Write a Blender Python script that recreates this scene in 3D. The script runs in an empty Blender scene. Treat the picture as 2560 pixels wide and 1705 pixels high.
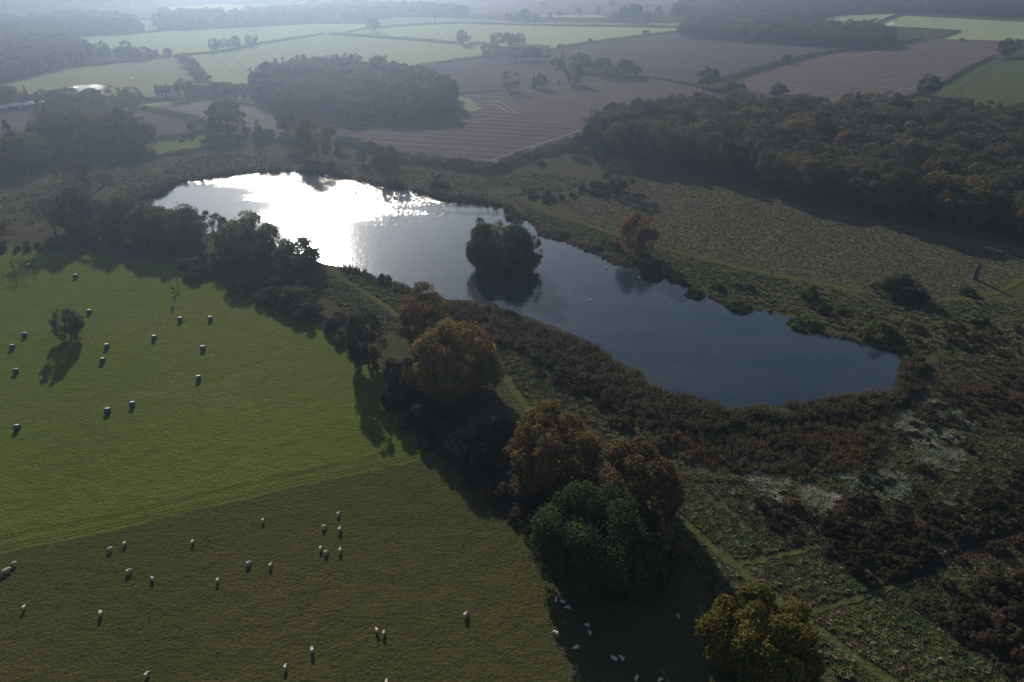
import bpy, bmesh, math, random
import numpy as np
from mathutils import Vector, Matrix

sc = bpy.context.scene
R = math.radians
# ------------------------------------------------------------------ camera
HC, PITCH, FPX = 100.0, 30.0, 1707.0          # metres above ground, degrees down, focal length in px of a 2560 px wide frame
cam = bpy.data.cameras.new('camera'); camo = bpy.data.objects.new('camera', cam)
sc.collection.objects.link(camo); sc.camera = camo
camo.location = (0, 0, HC); camo.rotation_euler = (R(90 - PITCH), 0, 0)
cam.sensor_width = 36; cam.lens = 24.0; cam.clip_start = 1; cam.clip_end = 9000
# ------------------------------------------------------------------ light
SUN_EL, SUN_AZ = R(21.0), R(-17.0)            # azimuth from +Y towards +X
w = bpy.data.worlds.new('World'); sc.world = w; w.use_nodes = True
nt = w.node_tree; bg = nt.nodes['Background']
sky = nt.nodes.new('ShaderNodeTexSky'); sky.sky_type = 'NISHITA'; sky.sun_disc = False
sky.sun_elevation = SUN_EL; sky.sun_rotation = SUN_AZ; sky.dust_density = 0.6; sky.air_density = 1.3; sky.ozone_density = 2.0
nt.links.new(sky.outputs[0], bg.inputs[0]); bg.inputs[1].default_value = 0.065
sl = bpy.data.lights.new('sun', 'SUN'); sl.energy = 5.0; sl.angle = R(0.5); sl.color = (1.0, 0.93, 0.82)
so = bpy.data.objects.new('sun', sl); sc.collection.objects.link(so)
sdir = Vector((math.sin(SUN_AZ) * math.cos(SUN_EL), math.cos(SUN_AZ) * math.cos(SUN_EL), math.sin(SUN_EL)))
so.rotation_euler = sdir.to_track_quat('Z', 'Y').to_euler(); so.location = (0, 0, 300)
sc.view_settings.view_transform = 'Standard'; sc.view_settings.look = 'None'
sc.view_settings.exposure = 0.85; sc.view_settings.gamma = 1.0
sc.render.engine = 'CYCLES'
cy = sc.cycles
cy.use_denoising = True; cy.max_bounces = 5; cy.diffuse_bounces = 2; cy.glossy_bounces = 2
cy.transmission_bounces = 2; cy.volume_bounces = 0; cy.transparent_max_bounces = 4
HAZE_DENSITY, HAZE_COLOR, HAZE_G = 0.00033, (0.39, 0.50, 0.70), 0.80

# ------------------------------------------------------------------ picture <-> ground
cP, sP = math.cos(R(PITCH)), math.sin(R(PITCH))
def ray(x, y):
    a = (x - 1280) / FPX; b = -(y - 852.5) / FPX
    return a, cP + b * sP, -sP + b * cP
def G(x, y):                                   # point of the ground seen at a pixel of the 2560x1705 photo
    r = ray(x, y); t = -HC / r[2]
    return r[0] * t, r[1] * t
def ppm(X, Y):                                 # photo pixels per metre there
    return FPX / (Y * cP + HC * sP)
def hgt(by, ty):                               # height whose top shows at ty when the foot shows at by
    Y = G(1280, by)[1]; r = ray(1280, ty)
    return HC + r[2] * Y / r[1]
def PX(pts): return [(x * 1.0875, y * 1.0875) for x, y in pts]   # from the 2354 px wide view
def GP(pts): return [G(x, y) for x, y in pts]

# ------------------------------------------------------------------ object helpers
C = sc.collection
def link(o, parent=None):
    C.objects.link(o)
    if parent: o.parent = parent
    return o
def tag(o, label=None, cat=None, group=None, kind=None):
    for k, v in (('label', label), ('category', cat), ('group', group), ('kind', kind)):
        if v: o[k] = v
    return o
def empty(name, loc=(0, 0, 0), rz=0.0):
    o = bpy.data.objects.new(name, None); o.location = loc; o.rotation_euler = (0, 0, rz); o.empty_display_size = .5
    return link(o)
def fmesh(name, verts, quads, mat=None):       # fast mesh of quads from numpy arrays
    verts = np.asarray(verts, dtype=np.float32); quads = np.asarray(quads, dtype=np.int32)
    n = quads.shape[1]
    m = bpy.data.meshes.new(name)
    m.vertices.add(len(verts)); m.vertices.foreach_set('co', verts.ravel())
    m.loops.add(quads.size); m.loops.foreach_set('vertex_index', quads.ravel())
    m.polygons.add(len(quads))
    m.polygons.foreach_set('loop_start', np.arange(0, quads.size, n, dtype=np.int32))
    m.polygons.foreach_set('loop_total', np.full(len(quads), n, dtype=np.int32))
    m.update(calc_edges=True)
    if mat: m.materials.append(mat)
    return m
def bmo(name, bm, mat, parent=None, smooth=False):
    m = bpy.data.meshes.new(name); bm.to_mesh(m); bm.free()
    if mat: m.materials.append(mat)
    if smooth: m.polygons.foreach_set('use_smooth', [True] * len(m.polygons))
    return link(bpy.data.objects.new(name, m), parent)
def box(bm, x0, x1, y0, y1, z0, z1):
    v = [bm.verts.new(p) for p in ((x0,y0,z0),(x1,y0,z0),(x1,y1,z0),(x0,y1,z0),(x0,y0,z1),(x1,y0,z1),(x1,y1,z1),(x0,y1,z1))]
    for f in ((0,3,2,1),(4,5,6,7),(0,1,5,4),(1,2,6,5),(2,3,7,6),(3,0,4,7)): bm.faces.new([v[i] for i in f])

# ------------------------------------------------------------------ material helpers
class N:
    def __init__(s, name):
        s.m = bpy.data.materials.new(name); s.m.use_nodes = True; s.t = s.m.node_tree
        s.b = s.t.nodes['Principled BSDF']; s.out = s.t.nodes['Material Output']
    def new(s, t, **kw):
        n = s.t.nodes.new(t)
        for k, v in kw.items(): setattr(n, k, v)
        return n
    def l(s, a, b): s.t.links.new(a, b)
    def pos(s, rot=0.0, scale=(1, 1, 1)):
        g = s.new('ShaderNodeNewGeometry'); mp = s.new('ShaderNodeMapping')
        mp.inputs['Rotation'].default_value = (0, 0, rot); mp.inputs['Scale'].default_value = scale
        s.l(g.outputs['Position'], mp.inputs['Vector']); return mp.outputs[0]
    def noise(s, vec, scale, detail=4, rough=.55, dist=0):
        n = s.new('ShaderNodeTexNoise'); n.inputs['Scale'].default_value = scale; n.inputs['Detail'].default_value = detail
        n.inputs['Roughness'].default_value = rough; n.inputs['Distortion'].default_value = dist
        s.l(vec, n.inputs['Vector']); return n.outputs['Fac']
    def ramp(s, fac, stops):
        r = s.new('ShaderNodeValToRGB'); e = r.color_ramp.elements
        while len(e) < len(stops): e.new(.5)
        for el, (p, c) in zip(e, stops):
            el.position = p; el.color = (c[0], c[1], c[2], 1) if isinstance(c, tuple) else (c, c, c, 1)
        s.l(fac, r.inputs[0]); return r.outputs[0]
    def mix(s, fac, a, b, mode='MIX'):
        n = s.new('ShaderNodeMix', data_type='RGBA', blend_type=mode)
        for v, i in ((fac, 0), (a, 6), (b, 7)):
            if isinstance(v, (int, float)): n.inputs[i].default_value = v
            elif isinstance(v, tuple): n.inputs[i].default_value = (*v, 1)
            else: s.l(v, n.inputs[i])
        return n.outputs[2]
    def math(s, op, a, b=None):
        n = s.new('ShaderNodeMath', operation=op)
        for v, i in ((a, 0), (b, 1)):
            if v is None: continue
            if isinstance(v, (int, float)): n.inputs[i].default_value = v
            else: s.l(v, n.inputs[i])
        return n.outputs[0]
    def bump(s, h, strength, dist, prev=None):
        b = s.new('ShaderNodeBump'); b.inputs['Strength'].default_value = strength; b.inputs['Distance'].default_value = dist
        s.l(h, b.inputs['Height'])
        if prev is not None: s.l(prev, b.inputs['Normal'])
        return b.outputs[0]

def plain(name, col, rough=.8, var=.25, scale=3.0):
    n = N(name); p = n.pos(); f = n.noise(p, scale)
    c = n.ramp(f, [(.3, tuple(v * (1 - var) for v in col)), (.7, tuple(v * (1 + var) for v in col))])
    n.l(c, n.b.inputs['Base Color']); n.b.inputs['Roughness'].default_value = rough; n.b.inputs['Specular IOR Level'].default_value = 0.0 if rough >= .9 else .4
    return n.m

def grass_mat(name, c1, c2, c3, ang=0.0, streak=.5, bump=.6, tuft=1.6, big=.02, sheen=True, lines=None):
    """pasture: broad patches, mowing streaks along ang, tufts; lines = (angle, spacing, colour, width)"""
    n = N(name); p = n.pos(); ps = n.pos(ang, (.12, 1.0, 1)); ps2 = n.pos(ang + R(55), (.14, .8, 1))
    fb = n.noise(p, big, 5, .6); fm = n.noise(p, .22, 5, .65); ft = n.noise(p, tuft, 3, .6)
    fs = n.noise(ps, 2.6, 5, .7); fs2 = n.noise(ps2, 2.2, 5, .7)
    c = n.ramp(fb, [(.32, c1), (.5, c2), (.68, c3)])
    c = n.mix(n.ramp(fm, [(.38, 0.0), (.66, .55)]), c, c1)
    c = n.mix(n.ramp(fs, [(.35, .0), (.7, streak)]), c, tuple(v * .62 for v in c2))
    c = n.mix(n.ramp(ft, [(.3, .55), (.62, 0.0)]), c, tuple(v * .55 for v in c1))
    if lines:
        a, sp, lc, wd = lines
        pl = n.pos(a); sx = n.new('ShaderNodeSeparateXYZ'); n.l(pl, sx.inputs[0])
        wob = n.math('MULTIPLY', n.noise(p, .03, 2), sp * .12)
        y = n.math('ADD', n.math('DIVIDE', n.math('ADD', sx.outputs[1], wob), sp), 0)
        fr = n.math('ABSOLUTE', n.math('SUBTRACT', n.math('FRACT', y), .5))
        lf = n.ramp(fr, [(0.0, .85), (wd, .0)])
        lf = n.math('MULTIPLY', lf, n.ramp(n.noise(p, .05, 3), [(.35, .15), (.6, 1.0)]))
        c = n.mix(lf, c, lc)
    n.l(c, n.b.inputs['Base Color']); n.b.inputs['Roughness'].default_value = .85
    n.b.inputs['Specular IOR Level'].default_value = 0.0
    h = n.math('ADD', n.math('MULTIPLY', ft, .9), n.math('ADD', n.math('MULTIPLY', fs, .38), n.math('MULTIPLY', fs2, .22)))
    b1 = n.bump(h, bump, .5); b2 = n.bump(fm, .35, 1.5, b1)
    n.l(b2, n.b.inputs['Normal'])
    return n.m

def plough_mat(name, c1, c2, ang, sp, lc, lw=.14, strength=.7):
    n = N(name); p = n.pos(); pl = n.pos(ang); ps = n.pos(ang, (.03, .8, 1))
    sx = n.new('ShaderNodeSeparateXYZ'); n.l(pl, sx.inputs[0])
    wob = n.math('MULTIPLY', n.noise(p, .02, 3), sp * .35)
    y = n.math('DIVIDE', n.math('ADD', sx.outputs[1], wob), sp)
    fr = n.math('ABSOLUTE', n.math('SUBTRACT', n.math('FRACT', y), .5))
    fine = n.math('ABSOLUTE', n.math('SUBTRACT', n.math('FRACT', n.math('MULTIPLY', y, 9.0)), .5))
    c = n.ramp(n.noise(p, .012, 6, .6), [(.35, c1), (.65, c2)])
    c = n.mix(n.ramp(n.noise(ps, 1.0, 3), [(.35, 0.0), (.7, .5)]), c, tuple(v * .65 for v in c1))
    br = n.ramp(n.noise(n.pos(ang, (.012, .05, 1)), 1.0, 3), [(.3, .15), (.62, 1.0)])
    lf = n.math('MULTIPLY', n.math('MULTIPLY', n.ramp(fr, [(0.0, 1.0), (lw, 0.0)]), br), strength)
    c = n.mix(lf, c, lc)
    n.l(c, n.b.inputs['Base Color']); n.b.inputs['Roughness'].default_value = .95; n.b.inputs['Specular IOR Level'].default_value = 0.0
    h = n.math('ADD', n.math('MULTIPLY', fine, .5), n.noise(p, 1.1, 4, .7))
    n.l(n.bump(h, .5, .35), n.b.inputs['Normal'])
    return n.m

def leaf_mat(name, col=None, var=.35, trans=.35):
    """leaves: colour of the object (or a fixed one), varied leaf by leaf and clump by clump"""
    n = N(name); n.t.nodes.remove(n.b)
    tc = n.new('ShaderNodeTexCoord'); f = n.noise(tc.outputs['Object'], .35, 3)
    oi = n.new('ShaderNodeObjectInfo'); g = n.new('ShaderNodeNewGeometry')
    base = col if col else oi.outputs['Color']
    c = n.mix(n.ramp(f, [(.36, 0.0), (.66, 1.0)]), base, n.mix(1.0, base, (.50, .82, .72), 'MULTIPLY'))
    v = n.math('ADD', n.math('MULTIPLY', g.outputs['Random Per Island'], 2 * var), 1 - var)
    hs = n.new('ShaderNodeHueSaturation'); n.l(c, hs.inputs['Color']); n.l(v, hs.inputs['Value'])
    n.l(n.math('ADD', n.math('MULTIPLY', oi.outputs['Random'], .016), .492), hs.inputs['Hue'])
    d = n.new('ShaderNodeBsdfDiffuse'); t = n.new('ShaderNodeBsdfTranslucent'); mx = n.new('ShaderNodeMixShader')
    n.l(hs.outputs[0], d.inputs[0]); n.l(hs.outputs[0], t.inputs[0]); mx.inputs[0].default_value = trans
    n.l(d.outputs[0], mx.inputs[1]); n.l(t.outputs[0], mx.inputs[2]); n.l(mx.outputs[0], n.out.inputs[0])
    return n.m

M_bark = plain('bark', (.07, .055, .045), .95, .4, 4)
M_twig = plain('twigs', (.10, .085, .075), .95, .3, 2)
M_leaf = leaf_mat('leaves')
# ------------------------------------------------------------------ haze, ground and fields
def sheet(name, pts, z, mat, kind='structure'):
    bm = bmesh.new(); f = bm.faces.new([bm.verts.new((x, y, z)) for x, y in pts])
    if f.calc_area() and f.normal.z < 0: f.normal_flip()
    bm.normal_update()
    if f.normal.z < 0: f.normal_flip()
    o = bmo(name, bm, mat); o['kind'] = kind; return o
def smooth_line(pts, n=6, closed=False):       # Catmull-Rom through the points
    P = [np.array(p, float) for p in pts]; out = []; L = len(P)
    rng = range(L if closed else L - 1)
    for i in rng:
        if closed: a, b, c, d = P[i - 1], P[i], P[(i + 1) % L], P[(i + 2) % L]
        else: a, b, c, d = P[max(i - 1, 0)], P[i], P[i + 1], P[min(i + 2, L - 1)]
        for k in range(n):
            t = k / n
            out.append(.5 * (2 * b + (c - a) * t + (2 * a - 5 * b + 4 * c - d) * t * t + (3 * b - a - 3 * c + d) * t ** 3))
    if not closed: out.append(P[-1])
    return [tuple(p) for p in out]
def ribbon(name, pts, width, z, mat, jit=.25, seed=1):
    rs = np.random.RandomState(seed); L = smooth_line(pts, 8); v = []; q = []
    for i, p in enumerate(L):
        a = np.array(L[max(i - 1, 0)]); b = np.array(L[min(i + 1, len(L) - 1)]); d = (b - a) / (np.linalg.norm(b - a) + 1e-9)
        nrm = np.array((-d[1], d[0])); w2 = width / 2
        l_ = np.array(p) + nrm * (w2 + rs.uniform(-jit, jit)); r_ = np.array(p) - nrm * (w2 + rs.uniform(-jit, jit))
        v += [(r_[0], r_[1], z), (l_[0], l_[1], z)]
        if i: q.append((2 * i - 2, 2 * i, 2 * i + 1, 2 * i - 1))
    o = link(bpy.data.objects.new(name, fmesh(name, v, q, mat))); o['kind'] = 'structure'; return o

M_rough = grass_mat('rough_grass_ground', (.042, .040, .021), (.056, .052, .028), (.068, .058, .036), R(20), .35, .9, .9, .03)
M_left = grass_mat('mown_grass', (.060, .073, .017), (.078, .090, .021), (.100, .102, .031), R(62), .6, .6, 1.5, .018, lines=(R(58), 3.2, (.058, .070, .015), .35))
M_sheep = grass_mat('grazed_grass', (.041, .041, .017), (.048, .047, .019), (.055, .049, .024), R(40), .3, .55, 1.6, .03)
M_far = grass_mat('winter_crop', (.185, .205, .105), (.20, .22, .115), (.215, .23, .13), R(10), .2, .3, .8, .008)
M_far2 = grass_mat('winter_crop_lined', (.17, .19, .10), (.185, .205, .11), (.20, .215, .125), R(10), .2, .3, .8, .01, lines=(R(-64), 14, (.08, .10, .05), .05))
M_past = grass_mat('dull_pasture', (.135, .14, .07), (.15, .15, .078), (.165, .16, .09), R(70), .25, .4, .9, .012)
M_right = grass_mat('right_pasture', (.052, .062, .024), (.060, .068, .028), (.070, .072, .034), R(-30), .4, .5, .8, .015)
M_meadow = grass_mat('rough_meadow', (.068, .061, .038), (.082, .072, .046), (.078, .077, .040), R(15), .45, .55, 1.3, .03)
M_verge = grass_mat('green_verge', (.085, .105, .028), (.095, .11, .035), (.11, .11, .045), R(15), .3, .8, .9, .04)
M_pl1 = plough_mat('bare_soil', (0.063, 0.048, 0.043), (0.076, 0.057, 0.051), R(14), 11.0, (.15, .132, .12), .16, .6)
M_pl2 = plough_mat('bare_soil_dark', (0.054, 0.043, 0.042), (0.066, 0.050, 0.049), R(-20), 9.0, (.13, .115, .11), .2, .35)
M_pl3 = plough_mat('bare_soil_pale', (0.073, 0.053, 0.048), (0.084, 0.063, 0.055), R(-38), 16.0, (.15, .13, .115), .2, .4)
M_pl4 = plough_mat('stubble', (0.086, 0.068, 0.061), (0.101, 0.079, 0.072), R(25), 6.0, (.22, .19, .175), .2, .6)
M_path = grass_mat('mown_path', (.056, .060, .022), (.063, .066, .025), (.072, .068, .030), R(15), .3, .4, 2.0, .05)
M_ditch = plain('wet_soil', (.018, .016, .012), 1.0, .3); M_ditch.node_tree.nodes['Principled BSDF'].inputs['Specular IOR Level'].default_value = 0

ground = sheet('ground', [(-4200, -400), (4200, -400), (4200, 6000), (-4200, 6000)], 0.0, M_rough)

def rough_edge(P, step=2.5, amp=.35, seed=9):
    rs = np.random.RandomState(seed); out = []
    for a, b in zip(P, P[1:] + P[:1]):
        d = math.dist(a, b); k = max(1, min(60, int(d / step)))
        for i in range(k): out.append((a[0] + (b[0] - a[0]) * i / k + rs.normal(0, amp) * (i > 0), a[1] + (b[1] - a[1]) * i / k + rs.normal(0, amp) * (i > 0)))
    return out
def field(name, pts, z, mat): return sheet(name, rough_edge(GP(pts)), z, mat)
field('green_field', PX([(-420, 545), (-10, 562), (80, 568), (230, 588), (450, 612), (500, 650), (580, 688), (640, 700), (740, 752), (820, 808), (878, 860), (905, 910), (950, 980), (1010, 1052), (600, 1140), (200, 1235), (-10, 1277), (-420, 1360)]), .02, M_left)
field('sheep_pasture', PX([(1010, 1050), (1060, 1090), (1150, 1170), (1230, 1235), (1255, 1330), (1285, 1450), (1345, 1600), (1420, 1760), (-500, 1760), (-420, 1360), (-10, 1277), (200, 1235), (600, 1140)]), .035, M_sheep)
field('crop_field', [(159, 104), (183, 93), (365, 83), (420, 78), (603, 69), (785, 59), (850, 60), (925, 60), (935, 72), (868, 82), (811, 84), (646, 109), (599, 118), (455, 136), (430, 138), (232, 117)], .02, M_far)
field('crop_field', [(470, 140), (520, 134), (599, 120), (646, 110), (811, 86), (850, 88), (1142, 110), (1213, 113), (1235, 120), (1228, 137), (1033, 166), (900, 205), (620, 208), (560, 210), (505, 195)], .03, M_far2)
field('crop_field', [(868, 80), (952, 69), (1051, 63), (1142, 59), (1280, 63), (1400, 66), (1516, 67), (1690, 70), (1690, 78), (1580, 92), (1407, 114), (1394, 120), (1300, 118), (1213, 112), (1142, 107), (850, 84)], .04, M_far)
field('crop_field', [(868, 56), (996, 43), (1078, 44), (1215, 48), (1280, 52), (1453, 56), (1562, 55), (1700, 54), (1700, 66), (1516, 63), (1280, 59), (1142, 56), (1051, 61), (952, 65), (923, 57)], .02, M_past)
field('pasture', [(-30, 215), (40, 198), (165, 170), (280, 160), (430, 143), (460, 145), (475, 168), (495, 190), (520, 212), (480, 232), (395, 240), (330, 246), (180, 232), (40, 236)], .02, M_past)
field('ploughed_field', [(385, 268), (450, 258), (509, 244), (580, 258), (660, 275), (713, 304), (700, 345), (610, 325), (521, 302), (455, 290)], .03, M_pl4)
field('ploughed_field', [(345, 268), (455, 292), (505, 310), (485, 334), (395, 340), (300, 330), (120, 330), (-60, 330), (-60, 296), (110, 272), (250, 275)], .02, M_pl2)
field('ploughed_field', [(860, 342), (940, 370), (1000, 393), (1110, 406), (1240, 417), (1290, 396), (1440, 354), (1500, 310), (1600, 300), (1900, 300), (1940, 241), (1883, 236), (1773, 224), (1700, 208), (1602, 190), (1526, 199), (1434, 210), (1281, 225), (1149, 236), (900, 240), (760, 300)], .025, M_pl1)
field('ploughed_field', [(1040, 168), (1225, 141), (1300, 146), (1385, 130), (1410, 120), (1580, 95), (1690, 82), (1700, 72), (1850, 95), (2000, 105), (2150, 110), (2190, 116), (2167, 118), (2065, 131), (1956, 157), (1802, 202), (1730, 206), (1700, 204), (1602, 187), (1526, 196), (1434, 207), (1281, 222), (1149, 233), (1000, 210)], .015, M_pl2)
field('ploughed_field', [(1830, 212), (1960, 165), (2065, 138), (2200, 125), (2260, 106), (2330, 100), (2345, 97), (2440, 102), (2512, 103), (2488, 140), (2400, 186), (2340, 222), (2290, 240), (2240, 254), (2180, 300), (1960, 300), (1940, 241)], .02, M_pl3)
field('crop_field', [(2200, 63), (2259, 39), (2560, 52), (2720, 60), (2720, 106), (2560, 103), (2345, 97), (2403, 77), (2290, 70)], .02, M_far)
field('crop_field', [(2029, 56), (2094, 39), (2255, 35), (2186, 48), (2131, 59)], .02, M_far)
field('crop_field', [(2346, 225), (2488, 146), (2560, 152), (2760, 165), (2760, 320), (2560, 310), (2420, 300), (2250, 300), (2240, 257)], .03, M_right)
field('crop_field', [(5, 40), (105, 33), (215, 26), (190, 43), (130, 47), (20, 54), (-60, 60)], .02, M_far)
field('crop_field', [(420, 17), (560, 10), (612, 14), (588, 36), (500, 38), (440, 37)], .02, M_far)
field('crop_field', [(350, 52), (402, 50), (392, 76), (335, 77)], .05, M_past)
field('crop_field', [(915, 12), (960, 0), (1090, -4), (1080, 6), (990, 14)], .02, M_past)
field('ploughed_field', [(1180, 36), (1000, 8), (1140, -40), (1720, -40), (1720, 30), (1500, 38), (1290, 38)], .015, M_pl3)
field('crop_field', [(1345, 38), (1500, 38), (1520, 44), (1340, 42)], .04, M_far)
field('crop_field', [(650, -2), (860, -14), (870, 0), (760, 6)], .02, M_far)
field('crop_field', [(2040, 20), (2300, 14), (2320, 22), (2080, 27)], .03, M_past)
field('green_verge', [(395, 352), (520, 334), (600, 330), (590, 352), (540, 362), (400, 388), (380, 376)], .05, M_verge)
field('green_verge', [(1146, 240), (1172, 247), (1206, 272), (1180, 279), (1150, 268)], .06, M_past)
field('green_verge', [(350, 262), (455, 248), (515, 236), (620, 238), (640, 258), (580, 256), (508, 244), (440, 259), (352, 270)], .06, M_past)
field('rough_meadow', PX([(1385, 420), (1460, 398), (1700, 440), (1960, 500), (2354, 570), (2560, 600), (2560, 640), (2354, 640), (2260, 672), (2160, 685), (2000, 665), (1850, 640), (1560, 572), (1450, 545), (1330, 505), (1300, 460)]), .02, M_meadow)

lake_pts = smooth_line(PX([(300, 478), (345, 458), (385, 437), (397, 425), (450, 414), (530, 403), (620, 397), (690, 398), (760, 405), (850, 421), (890, 433), (940, 438), (1000, 456), (1060, 466), (1130, 470), (1158, 481), (1172, 492), (1215, 512), (1240, 541), (1290, 555), (1360, 580), (1410, 605), (1490, 625), (1560, 655), (1620, 675), (1640, 690), (1700, 706), (1760, 716), (1830, 735), (1842, 756), (1880, 766), (1930, 780), (1990, 791), (2030, 802), (2072, 826), (2062, 860), (2062, 892), (2040, 905), (1990, 910), (1930, 918), (1830, 928), (1760, 938), (1675, 950), (1655, 938), (1630, 922), (1590, 916), (1530, 910), (1495, 890), (1465, 852), (1425, 836), (1375, 798), (1325, 772), (1270, 750), (1200, 726), (1150, 706), (1100, 694), (1020, 688), (960, 668), (900, 648), (860, 636), (820, 620), (770, 610), (700, 590), (640, 575), (560, 550), (500, 540), (430, 530), (350, 510)]), 4, closed=True)
rs = np.random.RandomState(5)
lake_ground = [(x + rs.normal(0, .35), y + rs.normal(0, .5)) for x, y in GP(lake_pts)]

n = N('lake_water'); p = n.pos()
n.l(n.ramp(n.noise(n.pos(R(20), (.03, .09, 1)), 1.0, 5, .65), [(.35, (.010, .017, .028)), (.7, (.022, .027, .031))]), n.b.inputs['Base Color']); n.b.inputs['IOR'].default_value = 1.333
sx = n.new('ShaderNodeSeparateXYZ'); n.l(p, sx.inputs[0])
wind = n.math('ADD', sx.outputs[1], n.math('MULTIPLY', n.noise(n.pos(R(12), (.008, .05, 1)), 1.0, 3), 90))
wind = n.math('SUBTRACT', wind, n.math('MULTIPLY', n.math('MAXIMUM', n.math('SUBTRACT', -92, sx.outputs[0]), 0), .75))
wf = n.ramp(n.math('DIVIDE', n.math('SUBTRACT', wind, 322), 34), [(0.0, 0.0), (1.0, 1.0)])    # breeze ruffles the far half
n.l(n.math('ADD', n.math('MULTIPLY', wf, .05), .085), n.b.inputs['Roughness'])
b1 = n.new('ShaderNodeBump'); b1.inputs['Distance'].default_value = 1.35
n.l(n.math('ADD', n.math('MULTIPLY', wf, .85), .05), b1.inputs['Strength'])
n.l(n.noise(n.pos(R(8), (.7, .8, 1)), .55, 3, .7), b1.inputs['Height'])
n.l(b1.outputs[0], n.b.inputs['Normal'])
M_water = n.m
sheet('lake', lake_ground, .07, M_water)
sheet('pond', GP([(165, 218), (190, 214), (235, 211), (262, 213), (268, 222), (258, 232), (240, 238), (200, 240), (178, 230)]), .08, M_water)
sheet('puddle', GP([(324, 195), (329, 193.6), (336, 194.5), (335, 196), (327, 196.4)]), .08, M_water)
sheet('island_ground', GP([(1183, 660), (1200, 650), (1260, 645), (1330, 650), (1347, 664), (1335, 676), (1290, 682), (1230, 682), (1195, 676)]), .12, M_rough)

ribbon('path', GP(PX([(690, 585), (760, 622), (850, 680), (920, 728), (1000, 770), (1100, 820), (1155, 858), (1190, 908), (1245, 970), (1380, 1060), (1500, 1140), (1560, 1190), (1620, 1240), (1750, 1350), (1900, 1460), (2050, 1568), (2200, 1680)])), 2.1, .09, M_path, .45, 2)
ribbon('path', GP(PX([(1195, 450), (1215, 460), (1260, 485), (1330, 510), (1450, 550), (1560, 580), (1700, 615), (1850, 645), (2000, 675), (2090, 690), (2170, 690), (2260, 680), (2330, 655), (2400, 610)])), 2.0, .09, M_path, .3, 3)
ribbon('path', GP([(1850, 1410), (1890, 1402), (1956, 1387), (2050, 1366)]), 1.2, .10, M_path, .4, 4)
ribbon('path', GP([(2020, 1532), (2127, 1503), (2240, 1466), (2300, 1440)]), 1.2, .10, M_path, .4, 5)
ribbon('ditch', GP([(2240, 1458), (2290, 1440), (2357, 1408), (2416, 1372), (2500, 1345), (2600, 1325)]), 1.0, .11, M_ditch, .4, 6)
ribbon('track', GP([(-20, 318), (60, 310), (160, 299), (260, 287), (345, 270)]), 2.0, .09, M_past, .3, 7)
def ruts(pts, z=.10):
    L = GP(pts)
    for s in (-.95, .95):
        ribbon('wheel_track', [(x + s, y) for x, y in L], .45, z, M_rut, .08, 8)
M_mow = plain('cut_grass', (.042, .052, .014), .95, .3); M_rut = plain('worn_soil', (.035, .036, .018), .95, .3)
ruts([(2360, 262), (2385, 235), (2420, 208), (2470, 175), (2520, 145)])
ribbon('wheel_track', GP([(560, 128), (600, 160), (632, 186)]), .45, .1, M_rut, .1, 9)
ribbon('wheel_track', GP([(525, 132), (560, 160), (590, 184)]), .45, .1, M_rut, .1, 9)
L0 = GP(PX([(1000, 1052), (600, 1140), (200, 1235), (-10, 1277), (-200, 1318)]))
for off in (1.6, 2.7, 5.2, 6.2):
    ribbon('mowing_line', [(x + off * .25, y + off) for x, y in L0], .20, .045 + off * .001, M_mow, .14, int(off * 10))
M_palesoil = plain('pale_soil', (.135, .115, .10), .95, .3, .3)
ribbon('wheel_track', GP([(1190, 415), (1240, 398), (1300, 375), (1380, 350), (1450, 325)]), 1.6, .1, M_palesoil, .3, 10)
ribbon('wheel_track', GP([(1190, 420), (1245, 405), (1310, 383), (1390, 358), (1450, 336)]), 1.2, .1, M_palesoil, .3, 11)
for pts in ([(1170, 270), (1195, 258), (1235, 252), (1262, 262), (1290, 285)], [(1180, 300), (1230, 296), (1275, 288)], [(1205, 252), (1240, 262), (1268, 280)], [(1175, 290), (1215, 282)]):
    ribbon('wheel_track', GP(pts), 1.3, .1, M_palesoil, .4, 12)

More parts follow.
